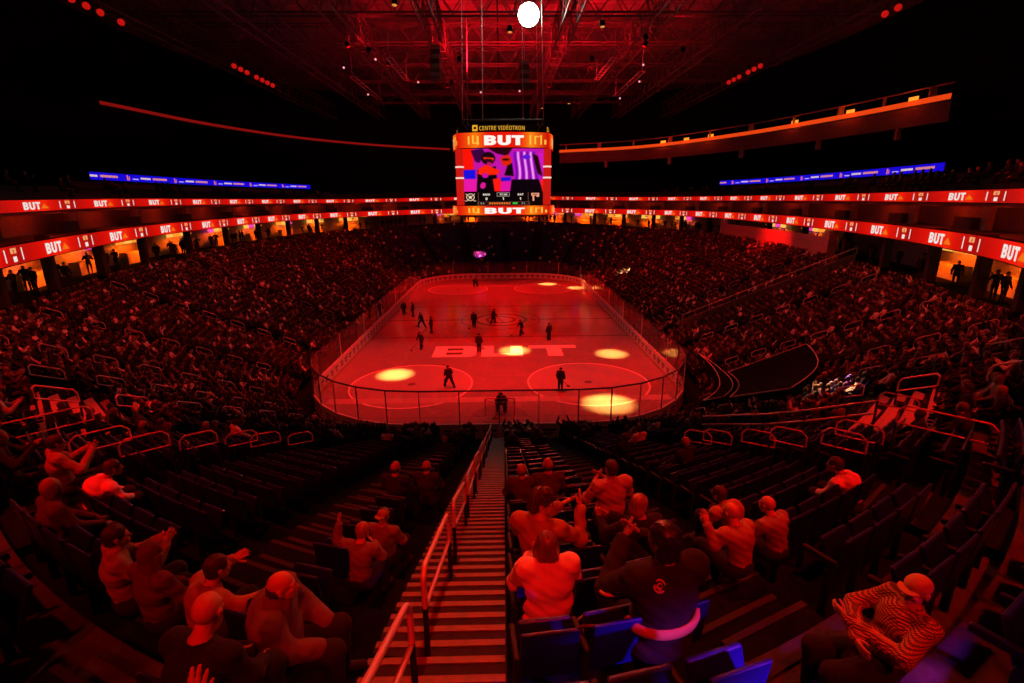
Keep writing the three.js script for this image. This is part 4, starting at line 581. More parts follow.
const hairStyles = {
  short: () => meshOf([ell([0, 0.045, 0.018], [0.086, 0.093, 0.1]), ell([0, -0.03, 0.055], [0.068, 0.05, 0.055])], 0.03, 0.007, (d, x, y, z) => Math.max(d + strand(x, y, z, 36), -face(x, y + 0.005, z), -0.05 - y)),
  tousled: () => meshOf([ell([0, 0.055, 0.01], [0.094, 0.095, 0.104]), ell([0.02, 0.12, -0.05], [0.06, 0.035, 0.05]), ell([0, -0.035, 0.055], [0.075, 0.06, 0.06])], 0.03, 0.007, (d, x, y, z) => Math.max(d + 2.2 * strand(x, y, z, 24), -face(x, y + 0.012, z), -0.07 - y)),
  long: () => meshOf([ell([0, 0.045, 0.018], [0.092, 0.097, 0.105]), ell([0, -0.07, 0.055], [0.098, 0.13, 0.06]), ell([0, -0.17, 0.075], [0.112, 0.13, 0.045]), limb([-0.085, 0, 0], [-0.1, -0.2, 0.02], 0.03, 0.03), limb([0.085, 0, 0], [0.1, -0.2, 0.02], 0.03, 0.03)], 0.03, 0.0075, (d, x, y, z) => Math.max(d + 0.7 * strand(x, y, z, 46), -face(x, y, z), -0.255 - y + 0.012 * Math.sin(x * 60))),
  bob: () => meshOf([ell([0, 0.045, 0.015], [0.093, 0.096, 0.104]), ell([0, -0.05, 0.045], [0.092, 0.08, 0.065])], 0.03, 0.007, (d, x, y, z) => Math.max(d + 0.8 * strand(x, y, z, 40), -face(x, y + 0.01, z), -0.11 - y)),
  fringe: () => meshOf([ell([0, -0.01, 0.05], [0.082, 0.05, 0.068])], 0.02, 0.007, (d, x, y, z) => Math.max(d + strand(x, y, z, 40), -face(x, y + 0.02, z), -0.06 - y, y - 0.03)),
};
const hairCache = {}, hairGeo = (k) => (hairCache[k] ??= hairStyles[k]());
const capGeo = meshOf([ell([0, 0.05, 0.012], [0.089, 0.086, 0.103])], 0.01, 0.008, (d, x, y) => Math.max(d, 0.042 - y)), brimGeo = (() => { const g = new THREE.CylinderGeometry(0.082, 0.085, 0.008, 28, 1, false, Math.PI / 2, Math.PI); g.scale(1, 1, 0.95); g.rotateY(0); g.translate(0, 0.05, -0.07); return g; })();
const beanieGeo = meshOf([ell([0, 0.05, 0.015], [0.092, 0.1, 0.105])], 0.01, 0.008, (d, x, y) => Math.max(d + 0.002 * Math.sin(Math.atan2(x, y) * 60), 0.02 - y));
const glassesGeo = merged([...[-1, 1].flatMap((s) => [new THREE.TorusGeometry(0.022, 0.0026, 6, 24).scale(1.1, 0.85, 1).translate(s * 0.031, 0, -0.108), bar([s * 0.054, 0.005, -0.104], [s * 0.082, 0.008, 0.01], 0.0025, 6)]), bar([-0.009, 0.004, -0.11], [0.009, 0.004, -0.11], 0.0025, 6)]);
function person(S) {
  const P = S.pose, g = S.g ?? 1, sc = S.scale ?? 1, f = rowFrame(S.u, S.row, S.back ?? 0.62), t = thing('person', S.label, 'person', f.p, f.yaw + (S.turn ?? 0));
  t.position.x = S.x ?? f.p[0]; t.scale.setScalar(sc); keep(t.position.x, t.position.z, S.keep ?? 0.42);
  const L = limbsOf(P, g), skin = S.skin ?? SKIN[0], pieces = [], q = new THREE.Quaternion().setFromEuler(new THREE.Euler(S.nod ?? 0, S.look ?? 0, S.tilt ?? 0, 'YXZ')), hm = new THREE.Matrix4().compose(V(...P.head), q, V(1, 1, 1));
  pieces.push(meshOf([...L.torso, ...L.arms, ...L.legs, ...L.neck], 0.04, 0.016));
  pieces.push(HEADS[S.female ? 1 : 0].clone().applyMatrix4(hm));
  for (const k of [0, 1]) {
    const kind = S.hands ?? 'relaxed', h = HANDS[kind].clone(); if (k === 0) { h.scale(-1, 1, 1); const ix = h.index.array; for (let i = 0; i < ix.length; i += 3) { const a = ix[i]; ix[i] = ix[i + 1]; ix[i + 1] = a; } }
    const y = V(...(S.fingers?.[k] ?? P.wr[k].map((v, i) => v - P.el[k][i]))).normalize(); let z = V(...(S.palms?.[k] ?? (kind === 'flat' ? [k ? -1 : 1, 0, 0] : [0, -0.4, -1]))); z.addScaledVector(y, -z.dot(y)).normalize(); const x = V().crossVectors(y, z);
    pieces.push(h.applyMatrix4(new THREE.Matrix4().makeBasis(x, y, z).setPosition(...P.wr[k])));
  }
  part('body', merged(pieces), skin, t);
  const infl = (ps, e) => ps.map((p) => (p.t ? ell(p.c, p.r.map((v) => v + e)) : limb(p.a, add3(p.a, p.d), p.ra + e, p.rb + e))), fold = (x, y, z) => 0.005 * Math.sin(y * 34 + 4 * Math.sin(x * 9)) * Math.sin(x * 15 + z * 12) + 0.003 * Math.sin(y * 70 + x * 40);
  const arms = S.sleeve === 'short' ? L.arms.map((p, i) => (i % 2 ? limb(p.a, add3(p.a, p.d.map((v) => v * 0.15)), p.ra, p.ra) : p)) : L.arms.map((p, i) => (i % 2 ? limb(p.a, add3(p.a, p.d.map((v) => v * 0.93)), p.ra, p.rb + 0.006) : p)), hem = P.hip[1] - (S.hem ?? 0.1);
  const shirt = part('shirt', meshOf(infl([...L.torso, ...arms], S.bulk ?? 0.02), 0.045, 0.014, (d, x, y, z) => Math.max(d + fold(x, y, z), hem - y, 0.075 - Math.hypot(x, y - P.neck[1] - 0.045, z - P.neck[2] + 0.01))), S.shirt, t);
  part('trousers', meshOf(infl([ell(P.hip, [0.155 * g, 0.11, 0.12 * g]), ...L.legs], 0.03), 0.045, 0.018, (d, x, y) => Math.max(d, y - P.hip[1] - 0.13)), S.pants ?? PANT, t);
  part('shoe', meshOf([L.feet[0]], 0.01, 0.014, (d, x, y) => Math.max(d, 0.004 - y)), mat.rubber, t); part('shoe', meshOf([L.feet[1]], 0.01, 0.014, (d, x, y) => Math.max(d, 0.004 - y)), mat.rubber, t);
  const onHead = (name, geo, m, parent = t) => { const o = part(name, geo, m, parent); o.position.set(...P.head); o.quaternion.copy(q); return o; };
  if (S.hair) onHead('hair', hairGeo(S.hair), S.hairMat ?? HAIR[0]);
  if (S.cap) { const c = onHead('cap', capGeo, S.cap); part('brim', brimGeo, S.cap, c); }
  if (S.beanie) onHead('beanie', beanieGeo, S.beanie);
  for (const s of [-1, 1]) { const e = onHead('eye', eyeGeo.clone().translate(s * 0.031, 0.002, -0.079), eyeM); part('iris', irisGeo.clone().translate(s * 0.031, 0.002, -0.0865), irisM, e); }
  if (S.glasses) onHead('glasses', glassesGeo, mat.rubber);
  return { t, shirt };
}
const cloth = (n, c, o = {}) => M(n, c, 0.92, { bumpMap: T.weave, bumpScale: 0.0015, ...o });
const plaidTex = canvasTex(256, 256, (c) => { c.fillStyle = '#c8b8a8'; c.fillRect(0, 0, 256, 256); for (let k = 0; k < 4; k++) { c.fillStyle = 'rgba(40,20,20,0.55)'; c.fillRect(k * 64, 0, 26, 256); c.fillRect(0, k * 64, 256, 26); c.fillStyle = 'rgba(250,240,230,0.5)'; c.fillRect(k * 64 + 40, 0, 5, 256); c.fillRect(0, k * 64 + 40, 256, 5); } }, true); plaidTex.repeat.set(4, 4);
const WHITE_C = cloth('white cotton', [0.72, 0.66, 0.64]), GREY_C = cloth('light grey cotton', [0.34, 0.3, 0.3]), DARKJ = cloth('dark jersey', [0.012, 0.01, 0.003]), DARKR = cloth('dark red knit', [0.12, 0.02, 0.02]), SAND = cloth('pale sweatshirt', [0.3, 0.24, 0.12]), MID = cloth('mid grey cotton', [0.16, 0.14, 0.14]);
const skinL = M('light skin', [0.5, 0.3, 0.12], 0.55), blond = M('highlighted hair', [0.15, 0.09, 0.04], 0.36), lightBrown = M('light brown hair', [0.26, 0.17, 0.1], 0.42), dkHair = M('dark brown hair', [0.045, 0.028, 0.018], 0.32);
const lean = (P, d, z = -0.12) => ({ ...P, chest: add3(P.chest, [0, -d * 0.4, z * 0.5]), neck: add3(P.neck, [0, -d, z]), head: add3(P.head, [0, -d * 1.1, z * 1.4]), el: P.el.map((e) => add3(e, [0, -d * 0.7, z * 0.8])), wr: P.wr.map((e) => add3(e, [0, -d * 0.5, z * 0.5])) });
// right of the stairs
person({ label: 'woman in a white shirt with long straight light hair, seen from behind beside the stairs', pose: { ...CLAP, sh: 0.2, hipW: 0.13, el: [[-0.27, 0.78, -0.08], [0.27, 0.78, -0.08]], wr: [[-0.07, 0.84, -0.34], [0.07, 0.84, -0.34]] }, g: 1.55, u: 0.2, row: 26, x: 0.63, scale: 0.97, female: 1, hair: 'long', hairMat: blond, shirt: WHITE_C, skin: skinL, hands: 'flat', bulk: 0.03, hem: -0.02, nod: 0.05 });
person({ label: 'clapping woman with short dark hair and glasses, in front of the woman in white', pose: { ...CLAP, el: [[-0.24, 0.8, -0.12], [0.34, 0.82, -0.14]], wr: [[0.1, 1.0, -0.34], [0.3, 1.04, -0.3]] }, u: 0.2, row: 25, x: 0.64, scale: 1.14, female: 1, hair: 'tousled', hairMat: dkHair, shirt: cloth('reddish blouse', [0.3, 0.17, 0.05]), skin: skinL, hands: 'flat', look: -1.0, nod: -0.1, turn: -0.5, glasses: 1 });
person({ label: 'standing broad man in a light grey T-shirt with dark hair, seen from behind', pose: { ...STCLAP, sh: 0.21 }, g: 1.35, u: 0.5, row: 24, x: 1.6, scale: 0.92, hair: 'short', hairMat: HAIR[0], shirt: GREY_C, sleeve: 'short', hands: 'flat', hem: 0.08 });
person({ label: 'youth with light brown bowl-cut hair turned right and clapping, behind the man in grey', pose: { ...CLAP, el: [[-0.3, 0.82, -0.16], [0.2, 0.8, -0.1]], wr: [[-0.28, 0.86, -0.36], [-0.16, 0.9, -0.36]] }, u: 0.5, row: 25, x: 1.72, scale: 0.98, hair: 'bob', hairMat: lightBrown, shirt: DARKJ, skin: skinL, hands: 'flat', look: -1.05, nod: -0.3 });
{
  const { t, shirt } = person({ label: 'dark-haired person in a dark jersey with round shoulder emblem and pale band, from behind', pose: { ...CLAP, sh: 0.205 }, g: 1.3, u: 0.42, row: 27, x: 1.4, scale: 1.13, hair: 'bob', hairMat: M('black hair', [0.018, 0.012, 0.01], 0.3), shirt: DARKJ, hands: 'flat', bulk: 0.03, hem: 0.12, look: 0.3 });
  const pale = cloth('pale stripe', [0.5, 0.4, 0.08]); part('hem_stripe', new THREE.TorusGeometry(0.245, 0.026, 8, 40, Math.PI).rotateX(Math.PI / 2).scale(0.98, 1.5, 0.74).translate(0, 0.7, 0.035), pale, shirt);
  part('emblem', merged([new THREE.TorusGeometry(0.036, 0.007, 8, 24), new THREE.TorusGeometry(0.016, 0.006, 8, 20), bar([-0.03, 0, 0], [0.03, 0, 0], 0.004), bar([0, -0.03, 0], [0, 0.03, 0], 0.004)]).rotateX(-0.5).translate(-0.105, 1.02, 0.148), cloth('emblem thread', [0.7, 0.6, 0.25]), shirt);
  part('cuff_stripe', new THREE.TorusGeometry(0.068, 0.012, 8, 20).rotateX(1.2).translate(-0.3, 0.84, -0.08), pale, shirt);
}
person({ label: 'bald spectator in a dark coat, right one of the pair of heads beside the stairs', pose: SIT, g: 1.2, u: 0.31, row: 21, x: 1.02, scale: 1.05, hair: 'fringe', shirt: CL[3], skin: SKIN[0] });
person({ label: 'short-haired spectator in a dark coat, left one of the pair of heads beside the stairs', pose: SIT, u: 0.2, row: 21, x: 0.56, scale: 1.0, hair: 'fringe', hairMat: HAIR[1], shirt: CL[3], skin: SKIN[0] });
person({ label: 'bald man in a pale collared shirt with one hand raised, right block', pose: { ...lean(SIT, 0.12), el: [[-0.3, 0.78, -0.1], [0.26, 0.7, -0.1]], wr: [[-0.3, 0.98, -0.22], [0.13, 0.6, -0.3]] }, u: 0.8, row: 26, scale: 0.88, shirt: SAND, hands: 'open', skin: skinL });
person({ label: 'bald man in a dark coat with pale collar, rightmost bald head of the right block', pose: lean(SIT, 0.16), u: 0.95, row: 26, scale: 0.84, shirt: CL[4], skin: SKIN[2] });
person({ label: 'person in plaid shirt and pale cap sitting sideways with folded arms among empty seats', pose: { ...SIT, chest: [0, 0.86, 0.14], neck: [0, 1.05, 0.2], head: [0, 1.19, 0.22], el: [[-0.3, 0.84, -0.04], [0.28, 0.82, -0.04]], wr: [[0.08, 0.86, -0.24], [-0.1, 0.8, -0.26]] }, g: 1.1, u: 0.82, row: 28, back: 0.8, scale: 0.8, turn: 1.1, look: 0.2, nod: -0.15, hair: 'fringe', shirt: cloth('plaid flannel', [0.95, 0.7, 0.3], { map: plaidTex }), hands: 'relaxed', cap: cloth('pale cap', [0.5, 0.42, 0.16]), skin: skinL, fingers: [[1, 0, -0.2], [-1, 0, -0.2]], palms: [[0, 0, 1], [0, 0, 1]] });
person({ label: 'spectator in a white shirt bending among the empty rows on the right', pose: lean(SIT, 0.2, -0.2), u: 1.36, row: 26, scale: 0.85, hair: 'short', shirt: WHITE_C });
person({ label: 'spectator in a pale jacket leaning forward, middle of the right block', pose: lean(SIT, 0.3, -0.2), u: 0.93, row: 25, scale: 0.9, hair: 'short', shirt: SAND });
// left of the stairs
person({ label: 'bald-headed man in a dark coat, nearest on the left', pose: { ...lean(SIT, 0.05) }, u: -0.45, row: 28, scale: 0.95, shirt: CL[0], skin: skinL, look: 0.3 });
person({ label: 'dark-haired spectator in pale sleeves stretching both arms forward, beyond the nearest bald man', pose: { ...lean(SIT, 0.14), el: [[-0.3, 0.84, -0.18], [0.3, 0.8, -0.2]], wr: [[-0.12, 0.98, -0.34], [0.34, 0.78, -0.42]] }, u: -0.63, row: 27, scale: 0.88, hair: 'short', shirt: SAND, hands: 'relaxed', skin: skinL, turn: -0.3 });
person({ label: 'person with headphone-like ear warmer and bulky grey hoodie turned right, left of the stairs', pose: { ...lean(SIT, 0.14, -0.05), sh: 0.21 }, g: 1.35, u: -0.46, row: 27, x: -1.42, scale: 0.95, shirt: cloth('grey hoodie', [0.13, 0.11, 0.11]), bulk: 0.045, skin: skinL, turn: -1.15, look: 0.2, hair: 'fringe' });
person({ label: 'clapping spectator in a pale sleeve, left group', pose: { ...CLAP }, u: -0.89, row: 27, scale: 0.85, hair: 'short', shirt: SAND, hands: 'flat', skin: skinL, turn: -0.35 });
person({ label: 'spectator in a dark red pointed knit hood, left group', pose: SIT, g: 1.1, u: -0.77, row: 27, scale: 0.82, beanie: DARKR, hair: 'long', hairMat: DARKR, shirt: DARKR });
person({ label: 'spectator at the lower left edge raising an open hand', pose: { ...SIT, el: [[-0.28, 0.8, -0.08], [0.36, 1.0, -0.06]], wr: [[-0.13, 0.62, -0.3], [0.36, 1.22, -0.12]] }, u: -0.37, row: 29, scale: 1.02, hair: 'short', hairMat: lightBrown, shirt: CL[1], hands: 'open', skin: skinL, palms: [[0, -0.4, -1], [0, 0, -1]] });
person({ label: 'spectator with light hair raising one arm beside the left edge of the stairs', pose: { ...lean(SIT, 0.06), el: [[-0.36, 0.98, -0.1], [0.26, 0.8, -0.14]], wr: [[-0.34, 1.22, -0.14], [0.06, 0.86, -0.3]] }, u: -0.38, row: 25, x: -1.3, scale: 0.8, hair: 'short', hairMat: lightBrown, shirt: MID, skin: skinL, hands: 'flat' });
person({ label: 'spectator in a pale cap and dark jersey with a pale band, left of the stairs', pose: SIT, u: -0.35, row: 24, x: -1.22, scale: 0.8, cap: SAND, shirt: MID, hair: 'short', look: 3.0 });
person({ label: 'short-haired spectator in dark coat, farther one left of the stairs', pose: SIT, u: -0.31, row: 20, x: -1.2, scale: 0.96, hair: 'fringe', shirt: CL[2] });
person({ label: 'round-headed spectator in dark coat, middle of the dark left block', pose: SIT, u: -0.47, row: 21, x: -1.62, hair: 'fringe', shirt: CL[1] });
person({ label: 'spectator in a pale jacket leaning back near the left rails', pose: { ...CLAP }, u: -1.7, row: 26, scale: 0.9, hair: 'short', shirt: SAND, hands: 'flat' });
person({ label: 'spectator in a white top bending forward near the left rails', pose: lean(SIT, 0.2, -0.2), u: -1.42, row: 26, scale: 0.9, hair: 'short', shirt: WHITE_C });
// a shiny bag on the seat between the woman in white and the dark jersey
{
  const f = rowFrame(0.31, 27, 0.5), t = thing('shoulder_bag', 'shiny dark oval bag stuffed with pale things on the seat beside the woman in white', 'bag', [1.02, f.p[1], f.p[2] - 0.02], 0.1), shell = meshOf([ell([0, 0.56, 0], [0.24, 0.16, 0.15])], 0.02, 0.014, (d, x, y, z) => Math.max(d + 0.004 * Math.sin(x * 50), y - 0.6, -dist(ell([0, 0.6, 0], [0.21, 0.12, 0.12]), x, y, z)));
  keep(1.02, f.p[2], 0.3);
  part('shell', shell, M('glossy nylon', [0.02, 0.018, 0.02], 0.18), t); part('rim', new THREE.TorusGeometry(0.225, 0.01, 8, 48).rotateX(Math.PI / 2).scale(1, 1, 0.62).translate(0, 0.6, 0), M('glossy piping', [0.3, 0.26, 0.26], 0.2), t);
  part('strap', tube([[-0.21, 0.6, 0], [-0.16, 0.7, 0.08], [0.02, 0.72, 0.14], [0.18, 0.68, 0.08], [0.22, 0.6, 0]], 0.012, 40, 8, 0.5), M('strap', [0.12, 0.1, 0.1], 0.3), t);
  for (let k = 0; k < 7; k++) part('content', meshOf([ell([0, 0, 0], [0.05 + 0.02 * hash(k, 1), 0.028, 0.035]), ell([0.03, 0.015, 0.01], [0.03, 0.025, 0.03])], 0.02, 0.012), k % 2 ? cloth('crumpled cloth', [0.4, 0.3, 0.28]) : M('shiny wrapper', [0.5, 0.42, 0.4], 0.25), t, [-0.14 + 0.045 * k, 0.6 + 0.02 * hash(k, 2), -0.05 + 0.1 * hash(k, 3)], [0.4 * k, k, 0.3 * k]);
}
// ---------------------------------------------------------------- skaters
const STRIDE = { ...STAND, hip: [0, 0.88, 0], chest: [0, 1.2, -0.1], neck: [0, 1.38, -0.17], head: [0, 1.52, -0.22], el: [[-0.3, 1.08, -0.12], [0.3, 1.08, -0.16]], wr: [[-0.2, 0.92, -0.34], [0.22, 0.9, -0.38]] };
function skater(x, z, yaw, label, kind = 0, jersey = 0, group) {
  const P = kind === 2 ? { ...STAND, hip: [0, 0.72, 0.02], chest: [0, 1.02, -0.14], neck: [0, 1.2, -0.24], head: [0, 1.33, -0.3], knee: [0.2, 0.42, -0.22], ankle: [0.24, 0.09, 0.02], el: [[-0.34, 0.92, -0.24], [0.34, 0.92, -0.24]], wr: [[-0.3, 0.72, -0.42], [0.3, 0.74, -0.42]] } : kind === 1 ? STRIDE : STAND, g = kind === 2 ? 1.5 : 1.25;
  const t = thing('hockey_player', label, 'hockey player', [x, 0.004, z], yaw, group), L = limbsOf(P, g), inf = (ps, e) => ps.map((p) => (p.t ? ell(p.c, p.r.map((v) => v + e)) : limb(p.a, add3(p.a, p.d), p.ra + e, p.rb + e)));
  const legs = kind === 1 ? [-1, 1].flatMap((s) => { const h = add3(P.hip, [s * 0.1, -0.02, 0]), kn = [s * 0.16, 0.5, s * 0.2 - 0.12], an = [s * 0.22, 0.1, s * 0.34]; return [limb(h, kn, 0.1, 0.075), limb(kn, an, 0.075, 0.05)]; }) : L.legs;
  const key = `k${kind}`; const c = (skater.cache ??= {})[key] ??= { body: merged([meshOf([...L.torso, ...L.arms, ...legs, ...L.neck, ell(P.head, [0.08, 0.11, 0.095])], 0.05, 0.026)]), jersey: meshOf(inf([...L.torso, ...L.arms], 0.04), 0.05, 0.026, (d, a, b) => Math.max(d, P.hip[1] - 0.14 - b)), pants: meshOf([ell(P.hip, [0.22, 0.15, 0.17]), ...inf(legs, 0.03)], 0.04, 0.026, (d, a, b) => Math.max(d, b - P.hip[1] - 0.1)), helmet: meshOf([ell(add3(P.head, [0, 0.04, 0.01]), [0.11, 0.1, 0.125])], 0.02, 0.018, (d, a, b) => Math.max(d, P.head[1] + 0.005 - b)) };
  part('body', c.body, SKIN[0], t); part('jersey', c.jersey, jersey ? skater.B : skater.A, t); part('pants', c.pants, skater.P, t); part('helmet', c.helmet, skater.P, t);
  for (const s of [-1, 1]) { const a = kind === 1 ? [s * 0.22, 0, s * 0.34] : [s * P.ankle[0], 0, P.ankle[2]]; const b = part('skate', merged([box(0.085, 0.13, 0.27, 0, 0.115, -0.04, 0.03), box(0.012, 0.05, 0.29, 0, 0.025, -0.04)]), mat.rubber, t); b.position.set(...a); if (kind === 2) part('leg_pad', box(0.27, 0.68, 0.14, s * 0.24, 0.42, -0.16, 0.05), skater.PAD, t); }
  for (const k of [0, 1]) part('glove', meshOf([ell(P.wr[k], [0.062, 0.06, 0.085])], 0.01, 0.02), skater.P, t);
  const w = P.wr[1], st = part('stick', bar(add3(P.wr[0], [0, 0.12, 0.16]), [w[0] + 0.2, 0.06, w[2] - 0.75], 0.016), skater.P, t); part('blade', box(kind === 2 ? 0.4 : 0.3, 0.075, 0.02, w[0] + 0.08, 0.05, w[2] - 0.76, 0.008), skater.P, st);
}
skater.A = cloth('dark jersey A', [0.035, 0.012, 0.014]); skater.B = cloth('dark jersey B', [0.02, 0.02, 0.03]); skater.P = cloth('black gear', [0.012, 0.012, 0.012]); skater.PAD = cloth('pad', [0.06, 0.05, 0.05]);
const SK = 'skaters gathered by the left boards';
skater(-3.75, -35.0, 0.6, 'dark skater alone in the left near circle', 1, 0); skater(4.4, -34.1, -0.4, 'dark skater alone in the right near circle', 0, 1); skater(0.1, -30.4, Math.PI, 'crouched goaltender with leg pads at the near goal', 2, 0);
skater(-10.5, -58.8, 1.4, 'dark skater close to the left boards, second farthest of the group there', 0, 1); skater(-8.6, -53.4, 1.0, 'dark skater between the left boards and centre ice, ahead of the pair', 1, 1); skater(-7.25, -51, 2.0, 'dark skater left of the goal word, right one of the group by the boards', 0, 1); skater(-7.4, -45.3, 2.6, 'dark skater right above the first letter of the goal word, left side', 1, 0); skater(-11.7, -59.4, 0.3, 'dark skater against the left boards, farthest of the group there', 0, 0);
skater(-2.9, -53.3, 3.0, 'tall dark skater standing left of the centre circle', 0, 0); skater(-0.9, -55.1, -1.2, 'dark skater at the centre circle under the scoreboard', 1, 1); skater(-1.95, -43.9, 0, 'dark skater standing on the goal word, on its middle letter', 0, 0); skater(2.2, -49.8, 2.2, 'dark skater right of the centre line below the circle', 1, 1); skater(4.8, -47.6, 0.5, 'dark skater above the last letter of the goal word', 0, 0); skater(-4.1, -79.9, 0, 'goaltender far away in front of the far goal', 2, 1);
function occupied(s) { // how full each part of the bowl is in the photograph
  const a = Math.abs(s.u), t = s.i / ROWS;
  if (s.u < -11.2 && s.u > -11.65 && s.i > 5 && s.i < 12) return 1; if (a > 10.6) return 0.12; if (a > 9) return 0.3;
  if (a < 2.6) return t < 0.22 ? 0.8 : t < 0.36 ? 0.35 : t > 0.8 && a < 1 ? 0 : a > 1.9 ? 0.35 : 0.05;
  if (a < 3.4) return 0.62; return 0.86;
}
const ORD = 'first second third fourth fifth sixth seventh eighth ninth tenth eleventh twelfth thirteenth fourteenth fifteenth sixteenth seventeenth eighteenth nineteenth twentieth'.split(' '); for (let k = 20; k < 34; k++) ORD.push((k < 29 ? 'twenty-' : 'thirty-') + ORD[(k - 20) % 10]);
const CLW = [0, 0, 0, 0, 0, 0, 1, 1, 1, 2, 2, 3, 4, 5]; // mostly dark clothes
const near = seatSpots.filter(inView).sort((a, b) => a.d - b.d);
{
  const proto = [SKIN, CL, HAIR], nPeople = { left: [], right: [], near: [] }, rest = [[], [], [], [], []], seatRest = []; let single = 0, seatSingle = 0;
  let firstSeat = null; const people = [];
  seatSpots.sort((a, b) => a.d - b.d);
  for (const s of seatSpots) {
    if (TAKEN.some(([x, z, r]) => Math.hypot(s.p[0] - x, s.p[2] - z) < r)) { s.taken = true; }
    s.full = !s.taken && rnd() < occupied(s);
    const vis = inView(s);
    if (vis && seatSingle < 300 && !s.full) {
      seatSingle++; const block = s.u < 0 ? 'left' : 'right', ord = ORD[32 - s.i], label = `empty dark plastic seat with tipped-up pan, near ${block} block, ${ord} row from the back`, group = `empty seats, near ${block} block, ${ord} row from the back`;
      if (!firstSeat) { firstSeat = thing('stadium_seat', label, 'seat', s.p, s.yaw, group); part('backrest', seatGeo.back, mat.seat, firstSeat); part('seat_pan', seatGeo.pan, mat.seat, firstSeat); part('standard', seatGeo.leg, mat.seatMetal, firstSeat); firstSeat.scale.setScalar(s.sc); } else dup(firstSeat, s.p, s.yaw, label, group, s.sc);
    } else if (s.p[2] < 1) seatRest.push(s);
    if (s.full && s.p[2] < 0) people.push(s);
  }
  const where = (s) => (Math.abs(s.u) > 9 ? ['far end stand', 'far end'] : Math.abs(s.u) < 2.6 ? [s.u < 0 ? 'left of the stairs' : 'right of the stairs', 'near'] : [s.u < 0 ? 'full left stand' : 'full right stand', 'side']);
  let n = 0; const DOES = ['sitting upright', 'in a hat', 'clapping', 'raising both arms', 'leaning forward'], WEAR = ['black', 'dark navy', 'dark brown', 'dull red', 'grey', 'white'];
  for (const s of people) {
    const k = Math.floor(rnd() * rnd() * 5), m = [SKIN[pick([3, 3, 3, 4, 4, 4, 1, 1, 0, 2])], CL[pick(CLW)], PANT, pick(HAIR)];
    if (inView(s) && n < 290) { n++; const [w] = where(s); const o = solo('spectator', FIG[k], m, `spectator ${DOES[k]} in a ${WEAR[CL.indexOf(m[1])]} top, dim crowd, ${w}`, 'person', `spectators, ${w}`); o.position.set(...s.p); o.rotation.y = s.yaw + rr(-0.25, 0.25); o.scale.setScalar(s.sc * rr(0.9, 1)); } else rest[k].push([s, m]);
  }
  // everyone and every seat beyond those
  const d = new THREE.Object3D(), inst = (name, geo, mats, list, colors) => { if (list.length < 9) return; const im = new THREE.InstancedMesh(geo, mats, list.length); list.forEach((s, i) => { d.position.set(...s.p); d.rotation.set(0, s.yaw + (colors ? rr(-0.25, 0.25) : 0), 0); d.scale.setScalar(s.sc * (colors ? rr(0.9, 1) : 1)); d.updateMatrix(); im.setMatrixAt(i, d.matrix); }); im.name = numbered(name); im.userData.kind = 'stuff'; scene.add(shade(im)); };
  inst('seat_rows', seatWhole, mat.seat, seatRest);
  for (let k = 0; k < 5; k++) { const by = {}; for (const [s, m] of rest[k]) (by[m[1].name + m[3].name] ??= [m, []])[1].push(s); for (const [m, list] of Object.values(by)) inst('distant_crowd', FIG[k], m, list, true); }
}
// a few people on the dark upper deck
{
  const d = new THREE.Object3D(), spots = []; for (const s of [-1, 1]) for (let u = 3.4; u < 9; u += 0.06) for (let r = 0; r < 2; r++) if (rnd() < 0.25) { const [x, z] = rim(s * u, 1.6 + r * 0.95), [x2, z2] = rim(s * u, 3); spots.push([x, UT + 0.05 + r * 0.3, z, Math.atan2(x2 - x, z2 - z)]); }
  for (let k = 0; k < 3; k++) { const l = spots.filter((_, i) => i % 3 === k), im = new THREE.InstancedMesh(FIG[k], [SKIN[k], CL[[1, 2, 0][k]], PANT, HAIR[k]], l.length); l.forEach((q, i) => { d.position.set(q[0], q[1], q[2]); d.rotation.set(0, q[3], 0); d.updateMatrix(); im.setMatrixAt(i, d.matrix); }); im.name = numbered('upper_crowd'); im.userData.kind = 'stuff'; scene.add(shade(im)); }
}
// ---------------------------------------------------------------- handrails
const railMat = mat.rail;
function handrail(name, label, group, pts, post, h, gap, r = 0.024) { // pts: floor points from top to bottom end
  const t = thing(name, label, 'handrail', pts[0], 0, group), A = [0, 0, 0], B = pts[1].map((v, i) => v - pts[0][i]), L = Math.hypot(...B), e = B.map((v) => v / L), up = (p, y) => [p[0], p[1] + y, p[2]];
  part('top_bar', tube([up(A, h - gap), up(A, h - 0.1), up(add3(A, e.map((v) => v * 0.1)), h), up(add3(B, e.map((v) => v * -0.1)), h), up(B, h - 0.1), up(B, h - gap)], r, 48, 8, 0.02), railMat, t);
  part('mid_bar', bar(up(A, h - gap), up(B, h - gap), r * 0.9), railMat, t);
  for (const p of [A, B]) { const q = part('post', bar(up(p, 0), up(p, h - gap), r), mat.seatMetal, t); part('foot_plate', cyl(0.06, 0.06, 0.012, 12, p[0], p[1] + 0.006, p[2]), mat.seatMetal, q); }
  return t;
}
const words = ['nearest', 'second', 'third', 'fourth', 'fifth', 'sixth', 'seventh', 'eighth', 'ninth', 'tenth'];
const stairY = (z) => { const k = Math.floor((z + 25) / 26.5 * 99 + 1e-6), i = Math.floor(k / 3); return rowY(0, i) + (k % 3) * (rowY(0, 1) - rowY(0, 0)) / 3 + 0.004; };
for (let k = 0; k < 10; k++) { const z0 = -1.15 - 2.28 * k, z1 = z0 - 1.72; handrail('handrail', `steel double-bar handrail in the middle of the near stairs, ${words[k]} from the camera`, null, [[-0.4, stairY(z0), z0], [-0.4, stairY(z1), z1]], 1, 0.92, 0.38); }
